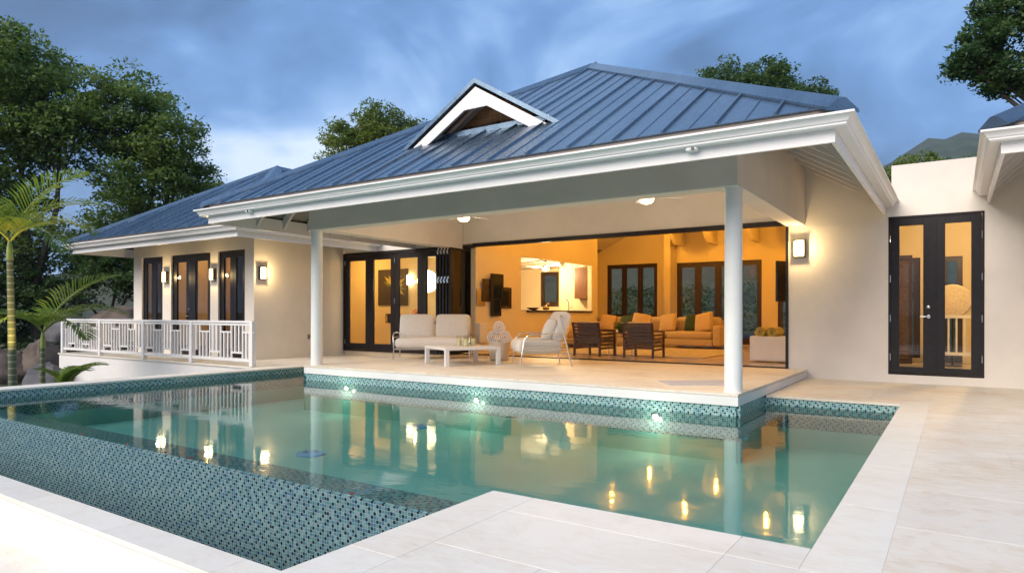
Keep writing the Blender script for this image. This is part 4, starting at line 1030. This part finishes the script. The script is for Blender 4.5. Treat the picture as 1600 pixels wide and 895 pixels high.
m = MB(); m.tube([(0, 0, .30), (0, 0, 1.30)], .008, 6); m.build('cord', bronze, t); point_light('chandelier_light', (0, -.5, -.1), 12, (1, .68, .32), t, .2)
t = thing('dining_table', 'dark table with orange flowers behind the folding doors', 'table', (-12.2, 13.75, PZ))
m = MB(); m.box(-.8, -.45, .70, .8, .45, .74); m.build('tabletop', walnut, t)
for sx in (-1, 1):
    for sy in (-1, 1): m = MB(); m.box(sx * .72 - .03, sy * .38 - .03, 0, sx * .72 + .03, sy * .38 + .03, .699); m.build('leg', walnut, t)
t = thing('flower_vase', 'small vase of orange flowers on the dining table', 'vase', (-12.2, 13.6, PZ + .741))
m = MB(); m.lathe([(.04, 0), (.06, .08), (.03, .18), (.035, .2)], (0, 0, 0), 16); m.build('vase', walnut, t, 40)
leaves('blossom', np.c_[rp.normal(0, .06, 60), rp.normal(0, .06, 60), rp.uniform(.2, .36, 60)], .08, plain('orange_petal', (.5, .09, .02), .6), t)
t = thing('floor_speaker', 'small dark box standing against the dining room wall', 'speaker', (-14.45, 14.70, .98)); m = MB(); m.box(-.05, -.02, -.14, .05, .15, .14); m.build('cabinet', bronze, t); m = MB(); m.box(-.03, -.024, -.1, .03, -.021, .1); m.build('grille', steel, t)

# room behind the double door
room = thing('garden_room', 'warm lit room seen through the dark double door', 'room', (-.2, 14.5, 0), world=True)
m = MB(); m.box(-2.19, YW + .26, .0, 3.2, 16.4, .125); m.build('floor', int_floor, room)
m = MB(); m.box(-2.19, YW + .26, 3.0, 3.2, 16.6, 3.05); m.build('ceiling', ceil_paint, room)
wall_with_openings(16.4, -2.19, 3.2, .125, 3.0, [(-1.05, -.62, .2, 2.32), (-.25, .12, .125, 2.32)], .2).build('back_wall', inner_wall, room)
m = MB(); m.box(3.0, YW + .26, .125, 3.2, 16.39, 3.0); m.box(-2.195, YW + .26, .125, -2.10, 16.39, 3.0); m.build('side_wall', inner_wall, room)
window(room, -1.05, -.62, .2, 2.32, 16.44, brown_frame, 1, .07); window(room, -.25, .12, .125, 2.32, 16.44, brown_frame, 1, .05)
t = thing('louvre_shutter', 'dark brown louvred shutter behind the left door leaf', 'shutter', (-.93, 15.5, .127))
m = MB(); m.box(-.21, -.02, 0, -.15, .02, 2.18); m.box(.15, -.02, 0, .21, .02, 2.18); m.box(-.15, -.02, 2.10, .15, .02, 2.18); m.box(-.15, -.02, 0, .15, .02, .12); m.build('frame', brown_frame, t)
slat_wood = plain('louvre_wood', (.16, .085, .04), .5)
for k in range(44):
    m = MB(); m.obox((0, 0, .14 + k * .0445), (.15, .020, .004), 0, R(35)); m.build('slat', slat_wood, t)
t = thing('indoor_railing', 'short white railing behind the right door leaf', 'railing', (.05, 15.0, .127))
m = MB(); m.box(-.35, -.03, .92, .50, .03, .98); m.build('top_rail', white_paint, t); m = MB(); m.box(-.35, -.02, .22, .50, .02, .28); m.build('bottom_rail', white_paint, t)
for k in range(7): m = MB(); m.box(-.30 + k * .125, -.015, .28, -.27 + k * .125, .015, .92); m.build('baluster', white_paint, t)
m = MB(); m.box(-.35, -.02, 0, -.30, .02, .22); m.box(.45, -.02, 0, .5, .02, .22); m.build('foot', white_paint, t)
t = thing('woven_disc', 'round pale woven disc standing behind the white indoor railing', 'ornament', (-.05, 15.3, .127))
m = MB(); m.lathe([(.02, 0), (.30, .0), (.32, .02), (.30, .04), (.02, .05)], (0, 0, 0), 36); m.v = [(a, -c, b + 1.25) for a, b, c in m.v]; m.build('disc', plain('woven_straw', (.62, .52, .38), .8, var=.2, scale=30, bump=.6, bscale=70), t, 40)
m = MB(); m.tube([(0, 0, 0), (0, 0, .95)], .02, 8); m.lathe([(.16, 0), (.15, .02)], (0, 0, 0), 20); m.build('stand', bronze, t, 40)
downlight('recessed round light in the garden room ceiling', .3, 14.2, 55, (1, .62, .24), 3.0, None)

# ------------------------------------------------------------------ vegetation
def crown_points(blobs, seed, clump=.55, per=46):
    """leaf positions in clumps spread over the outer part of several ellipsoids"""
    rng = np.random.default_rng(seed); out = []
    for cx, cy, cz, rx, ry, rz, nc in blobs:
        d = rng.normal(size=(nc, 3)); d /= np.linalg.norm(d, axis=1)[:, None]
        rad = rng.uniform(.12, 1.0, nc) ** .5
        c = np.c_[cx + d[:, 0] * rad * rx, cy + d[:, 1] * rad * ry, cz + d[:, 2] * rad * rz]
        for q in c:
            k = int(per * 2.1 * rng.uniform(.5, 1.4)); s = clump * rng.uniform(.6, 1.3)
            v = rng.normal(size=(k, 3)); v *= (rng.uniform(.1, 1, k) ** .45 / np.linalg.norm(v, axis=1))[:, None]
            p = v * np.array([s, s, s * .55]) * .80 + q
            out.append(p)
    return np.concatenate(out)
def tree(name, label, base, blobs, leaf, size, seed, trunk_r=.2, clump=.6, per=46, group=None, lean=(0, 0)):
    t = thing(name, label, 'tree', base, 0, group); rng = random.Random(seed); bx_, by_, bz_ = base
    rel = [(a - bx_, b - by_, c - bz_, *r_) for a, b, c, *r_ in blobs]
    top = Vector((sum(b[0] for b in rel) / len(rel), sum(b[1] for b in rel) / len(rel), min(b[2] - b[5] * .5 for b in rel)))
    fork = Vector((lean[0] + top.x * .3, lean[1] + top.y * .3, max(.4, top.z * .55)))
    m = MB(); m.tube([(0, 0, -.4), (fork.x * .25, fork.y * .25, fork.z * .4), tuple(fork)], [trunk_r * 1.25, trunk_r, trunk_r * .8], 10); m.build('trunk', bark, t, 60)
    m = MB()
    for b in rel:
        e = Vector(b[:3]); mid_ = fork.lerp(e, .5) + Vector((rng.uniform(-.4, .4), rng.uniform(-.4, .4), rng.uniform(0, .5)))
        m.tube([tuple(fork - Vector((0, 0, .1))), tuple(mid_), tuple(e)], [trunk_r * .6, trunk_r * .36, trunk_r * .15], 7)
        for k in range(7):
            d = Vector((rng.uniform(-1, 1) * b[3], rng.uniform(-1, 1) * b[4], rng.uniform(-.6, .9) * b[5])) * .85; s_ = mid_.lerp(e, rng.uniform(.2, 1))
            m.tube([tuple(s_), tuple(s_.lerp(e + d, .5) + Vector((0, 0, .15))), tuple(e + d)], [trunk_r * .2, trunk_r * .11, trunk_r * .035], 5)
    m.build('limbs', bark, t, 60)
    P = crown_points(blobs, seed, clump, per); leaves('crown', P, size * .72, leaf, t, 1.1, .5, seed, base)
    return t
def gz(x, y): return terrain_h(x, y)
# big trees at the left
tree('broadleaf_tree', 'tall dark broadleaf tree rising left of the bedroom wing', (-30.2, 11.4, gz(-30.2, 11.4)), [(-31.0, 10.6, 10.6, 2.1, 2.2, 1.9, 170), (-31.6, 10.0, 7.4, 2.6, 2.4, 2.2, 170), (-29.6, 11.9, 8.6, 1.8, 2.0, 2.0, 120), (-31.2, 10.6, 4.4, 2.2, 2.0, 1.8, 90)], leaf_mid, .24, 11, .26, .85)
tree('broadleaf_tree', 'spreading open crowned tree whose branches reach over the wing roof', (-27.9, 14.2, gz(-27.9, 14.2)), [(-28.6, 13.6, 9.3, 2.0, 2.0, 1.9, 125), (-27.1, 14.7, 8.2, 1.7, 1.7, 1.8, 90), (-26.4, 15.0, 6.9, 1.2, 1.4, 1.1, 46), (-27.8, 14.1, 6.2, 2.0, 2.0, 1.5, 85), (-28.6, 13.4, 4.0, 1.8, 1.8, 1.5, 70)], leaf_mid, .22, 12, .22, .75)
tree('understorey_tree', 'dense low dark tree behind the boulder and the wing eave', (-28.6, 13.2, gz(-28.6, 13.2)), [(-28.3, 13.6, 3.1, 1.9, 1.9, 1.5, 120), (-27.0, 14.2, 2.5, 1.3, 1.3, 1.3, 60), (-30.5, 11.8, 2.2, 2.0, 1.8, 1.7, 110)], leaf_dark, .20, 13, .12, .6)
tree('understorey_tree', 'shadowy bushy tree behind the palms', (-31.0, 10.0, gz(-31, 10)), [(-31.5, 9.6, 1.4, 2.3, 2.2, 1.9, 150), (-33.6, 9.2, 4.6, 2.4, 2.2, 2.8, 150)], leaf_dark, .22, 14, .14, .7)
# trees showing over the roofs
tree('background_tree', 'sunlit green tree rising behind the gable vent of the main roof', (-27.6, 27.4, gz(-27.6, 27.4)), [(-29.0, 26.6, 10.6, 1.7, 1.7, 1.9, 120), (-27.4, 27.5, 11.4, 1.9, 1.9, 1.8, 130), (-26.0, 28.2, 10.9, 1.6, 1.6, 1.5, 90), (-27.6, 27.4, 9.2, 2.6, 2.2, 1.6, 110)], leaf_light, .24, 15, .25, .75, group=None)
tree('background_tree', 'dark round topped tree rising behind the right roof hip', (-8.8, 36, gz(-8.8, 36)), [(-10.4, 35.4, 12.9, 2.2, 2.0, 1.6, 130), (-8.4, 36.2, 12.8, 2.1, 2.0, 1.6, 120), (-6.6, 36.6, 11.9, 1.6, 1.6, 1.3, 80), (-12.0, 34.8, 12.5, 1.4, 1.5, 1.1, 70)], leaf_dark, .24, 16, .25, .7)
tree('background_tree', 'small distant tree top peeking over the wing ridge', (-37.4, 23, gz(-37.4, 23)), [(-37.4, 23.0, 8.2, 1.3, 1.3, .9, 60)], leaf_mid, .22, 17, .16, .6)
tree('background_tree', 'loose pale bush top at the left foot of the wing roof line', (-40.2, 21.2, gz(-40.2, 21.2)), [(-40.3, 21.1, 7.0, 1.3, 1.3, .8, 40), (-38.9, 22.0, 7.3, .8, .8, .5, 18)], leaf_mid, .22, 18, .14, .6)
tree('overhanging_tree', 'dark leafy tree leaning into the sky above the right wing', (4.2, 26.5, gz(4.2, 26.5)), [(.75, 24.6, 9.1, .9, 1.0, .9, 60), (1.6, 24.9, 10.3, 1.1, 1.2, 1.0, 80), (1.3, 24.6, 8.1, .8, .9, .35, 34), (2.8, 25.4, 9.6, 1.4, 1.4, 1.3, 90), (.2, 24.3, 8.7, .4, .5, .35, 18), (2.6, 25.2, 11.4, 1.4, 1.4, 1.0, 80)], leaf_dark, .19, 19, .22, .5)
for k, (x, y, z, r_) in enumerate(((-3.6, 37.5, 8.1, 1.3), (-1.6, 37.0, 8.5, 1.2), (.5, 38, 8.3, 1.4), (2.6, 38.5, 8.6, 1.4), (-5.4, 38, 8.0, 1.3))):
    tree('hedge_tree', 'bright green tree crown in the row behind the white parapet', (x, y, gz(x, y)), [(x, y, z - .55, r_, r_, .9, 46)], leaf_light if k % 2 else leaf_mid, .22, 30 + k, .12, .6, group='row of trees behind the parapet')

# palms
ring_mat, rt_, ro = new_mat('palm_trunk')
co = rt_.n('ShaderNodeTexCoord').outputs['Object']; _x, _y, _z = rt_.sep(co)
st_ = rt_.math('FRACT', rt_.math('MULTIPLY', _z, 7.5)); cc = rt_.ramp(st_, [(.0, (.34, .34, .28)), (.10, (.34, .34, .28)), (.16, (.075, .105, .05)), (1.0, (.10, .13, .06))])
principled(rt_, ro, Base_Color=rt_.mix(rt_.math('MULTIPLY', rt_.noise(co, 12), .4), cc, (.06, .07, .04)), Roughness=.6)
shaft_mat = plain('crownshaft', (.20, .26, .06), .4, var=.25, scale=4, stretch=(4, 4, 1))
def palm(label, base, height, r, fronds, leaf, seed, lean=(0, 0), shaft=.5):
    t = thing('palm_tree', label, 'palm', base); rng = random.Random(seed)
    n = 9; pts = [(lean[0] * (k / n) ** 1.5, lean[1] * (k / n) ** 1.5, -.3 + (height + .3) * k / n) for k in range(n + 1)]
    m = MB(); m.tube(pts, [r * (1.25 - .45 * k / n) for k in range(n + 1)], 14); m.build('trunk', ring_mat, t, 60)
    top = Vector((lean[0], lean[1], height)); m = MB(); m.tube([tuple(top), tuple(top + Vector((0, 0, shaft * .5))), tuple(top + Vector((0, 0, shaft)))], [r * .92, r * .85, r * .4], 12); m.build('crownshaft', shaft_mat, t, 60)
    c0 = top + Vector((0, 0, shaft * .9))
    for az, el, L, droop in fronds:
        a = R(az); h = Vector((math.cos(a), math.sin(a), 0)); N = 34; pts = []
        for k in range(N + 1):
            s = k / N; e = R(el) - droop * s * s; 
            pts.append((pts[-1] if k else c0) + (h * math.cos(R(el) - droop * s) + Vector((0, 0, 1)) * math.sin(R(el) - droop * s)) * (L / N if k else 0))
        m = MB(); m.tube([tuple(p) for p in pts[::3]], [.022 * (1 - .85 * k / 12) for k in range(len(pts[::3]))], 6)
        fr_ = m.build('frond', shaft_mat, t, 60); m = MB()
        for k in range(4, N + 1):
            d = (pts[k] - pts[k - 1]).normalized(); sd_ = d.cross(Vector((0, 0, 1))).normalized(); up = sd_.cross(d); s = k / N
            ll = L * .36 * (math.sin(math.pi * min(1, .16 + s * .86)) ** .6 + .12)
            for sg in (-1, 1):
                q = (sd_ * sg * .80 + d * (.45 + .5 * s) + up * (.42 - .25 * s) + Vector((rng.uniform(-.06, .06), rng.uniform(-.06, .06), rng.uniform(-.07, .05)))).normalized()
                wv = q.cross(up).normalized() * .020; p0 = pts[k]; p1 = p0 + q * ll * .5; p2 = p0 + q * ll + Vector((0, 0, -ll * .22))
                i = len(m.v); m.v += [tuple(p0 - wv * .4), tuple(p0 + wv * .4), tuple(p1 + wv), tuple(p2), tuple(p1 - wv)]; m.f += [(i, i + 1, i + 2, i + 4), (i + 4, i + 2, i + 3)]
        m.build('leaflets', leaf, fr_, off=(0, 0, 0))
    return t
palm('tall palm with ringed trunk and lit yellow green crown left of the pool', (-15.96, 5.55, -.95), 3.15, .070, [(38, 74, 2.15, 1.0), (65, 66, 2.0, 1.3), (95, 58, 1.9, 1.6), (-60, 60, 1.9, 1.5), (150, 60, 1.8, 1.4), (200, 70, 1.9, 1.2), (300, 45, 1.7, 1.7), (12, 44, 1.8, 1.8)], palm_leaf, 1, (-.12, -.02), .42)
palm('young palm with arching green fronds in front of the balcony end', (-16.62, 6.32, -.95), 1.30, .058, [(40, 68, 2.1, 1.0), (58, 54, 1.8, 1.4), (15, 48, 1.5, 1.8), (130, 60, 1.4, 1.5), (215, 55, 1.4, 1.4), (-70, 55, 1.3, 1.6)], palm_leaf, 2, (.02, 0), .38)
palm('low palm frond fan growing against the white balcony base', (-13.85, 5.62, -.95), .50, .045, [(48, 76, .95, 1.45), (75, 82, .75, 1.3), (20, 74, .8, 1.4), (130, 76, .7, 1.2), (230, 76, .7, 1.2)], palm_leaf, 3, (0, 0), .12)
t = thing('garden_spotlight', 'small garden spotlight at the foot of the tall palm', 'garden light', (-15.35, 5.05, -.93))
m = MB(); m.tube([(0, 0, 0), (0, 0, .30)], .012, 8); m.tube([(0, 0, .30), (-.03, .02, .40)], [.03, .045], 12); m.build('housing', bronze, t, 40)
o = point_light('spot_beam', (-.04, .03, .44), 230, (1.0, .62, .12), t, .03, spot=50); o.rotation_euler = Vector((.75, -.45, -3.1)).to_track_quat('Z', 'Y').to_euler()

# boulders
from mathutils import noise as mnoise
def boulder(label, loc, s, mat, seed, rz=0):
    m = MB(); n = 40; k_ = 24; o_ = Vector((seed * 7.3, seed * 3.1, seed * 1.7))
    rng = random.Random(seed); cutp = [(Vector((rng.uniform(-1, 1), rng.uniform(-1, 1), rng.uniform(-.3, 1))).normalized(), rng.uniform(.72, .92)) for _ in range(7)]
    for j in range(k_ + 1):
        th = math.pi * j / k_
        for a in range(n):
            p = 2 * math.pi * a / n; d = Vector((math.sin(th) * math.cos(p), math.sin(th) * math.sin(p), math.cos(th)))
            v = d * (1 + .28 * mnoise.noise(d * 1.3 + o_))
            for cn, cd in cutp:                         # broad weathered facets
                e = v.dot(cn) - cd
                if e > 0: v = v - cn * e * .8
            v = v * (1 + .10 * mnoise.noise(d * 4 + o_) + .05 * mnoise.noise(d * 10 + o_)); v.z = max(v.z, -.6); m.v.append((v.x * s[0], v.y * s[1], v.z * s[2]))
    for j in range(k_):
        for a in range(n): b = (a + 1) % n; m.f.append((j * n + a, (j + 1) * n + a, (j + 1) * n + b, j * n + b))
    o = m.build('boulder', mat, None, 40); o.location = loc; o.rotation_euler = (0, 0, rz); return tag(o, label, 'boulder')
boulder('broad brown boulder showing above the balcony railing', (-25.3, 12.1, .62), (1.2, 1.0, .78), rock, 1, .6)
boulder('dark smaller boulder tucked left of the broad one behind the railing', (-26.3, 10.9, .5), (.9, .8, .65), rock_grey, 2)
boulder('rounded tan boulder left of the tall palm trunk', (-22.3, 7.5, -.62), (.85, .8, .75), rock, 3)
boulder('blue grey boulder behind the young palm', (-20.3, 7.85, -.98), (.80, .7, .72), rock_grey, 4)
boulder('tan boulder between the two palm trunks', (-22.0, 8.3, -.5), (.7, .7, .8), rock, 5)
rb = random.Random(9)
for k in range(15):
    x = -13.6 + k * .78 + rb.uniform(-.2, .2); y = 25.2 + rb.uniform(-.6, 1.6); s = rb.uniform(.5, 1.0)
    o = boulder('grey garden boulder on the bank behind the house', (x, y, gz(x, y) + s * .2), (s, s * .9, s * .8), rock_grey, 20 + k, rb.uniform(0, 3)); o['group'] = 'boulders on the bank behind the living room'

# ground cover
rg = np.random.default_rng(44); P = []
for x0, x1, y0, y1, n, h in ((-24, -11.97, 3.0, 8.3, 9000, .22), (-34, -21.2, 5, 14, 9000, .5), (-18, 4, 26.5, 34, 16000, .45)):
    x = rg.uniform(x0, x1, n); y = rg.uniform(y0, y1, n); z = np.array([gz(a, b) for a, b in zip(x, y)]) + rg.uniform(0, 1, n) ** 2 * h * (.6 + .4 * np.sin(x * 2.1) * np.cos(y * 1.7))
    P.append(np.c_[x, y, z])
o = leaves('ground_cover', np.concatenate(P), .20, grass_mat, None, .6, .35, 44); tag(o, 'low green ground cover on the garden slopes', 'ground cover', kind='stuff')

# far hill
def hill():
    nx, ny = 90, 24; m = MB(); rng = np.random.default_rng(8); ph = rng.uniform(0, 6, 10)
    for j in range(ny):
        for i in range(nx):
            u = i / (nx - 1); v = j / (ny - 1); x = -230 + u * 1500; y = 640 + v * 420
            e = 214 * (1 - math.exp(-max(0, (x + 128)) / 20.0)) * (1 + .00012 * (x + 100)) + 6 * math.sin(x / 21 + ph[0]) + 3 * math.sin(x / 8.3 + ph[1]) + 2.0 * rng.uniform(-1, 1)
            prof = math.sin(math.pi * min(1, v * 1.15) * .5) if v < .87 else 1 - (v - .87) * 2
            m.v.append((x, y, max(-5, e * prof + 2.0 * math.sin(x / 5 + y / 7) * math.sin(y / 4.1))))
    for j in range(ny - 1):
        for i in range(nx - 1): m.f.append((j * nx + i, j * nx + i + 1, (j + 1) * nx + i + 1, (j + 1) * nx + i))
    return tag(m.build('hill', plain('forest_hill', (.035, .055, .030), .95, var=.5, scale=.06, bump=1, bscale=.3, world=True), None, 60), kind='structure')
hill()

# ------------------------------------------------------------------ damp evening air
m = MB(); m.box(-2520, -2520, -8, 2520, 2520, 275)
hz = m.build('haze', None)
hm = bpy.data.materials.new('haze_air'); hm.use_nodes = True; ht = hm.node_tree; ht.nodes.clear()
pv = ht.nodes.new('ShaderNodeVolumePrincipled'); pv.inputs['Color'].default_value = (.80, .88, 1.0, 1); pv.inputs['Density'].default_value = .00020; pv.inputs['Anisotropy'].default_value = .2
ht.links.new(pv.outputs[0], ht.nodes.new('ShaderNodeOutputMaterial').inputs['Volume'])
hz.data.materials.append(hm); hz['kind'] = 'stuff'; hz['label'] = 'thin damp evening haze over the whole place'; hz['category'] = 'haze'
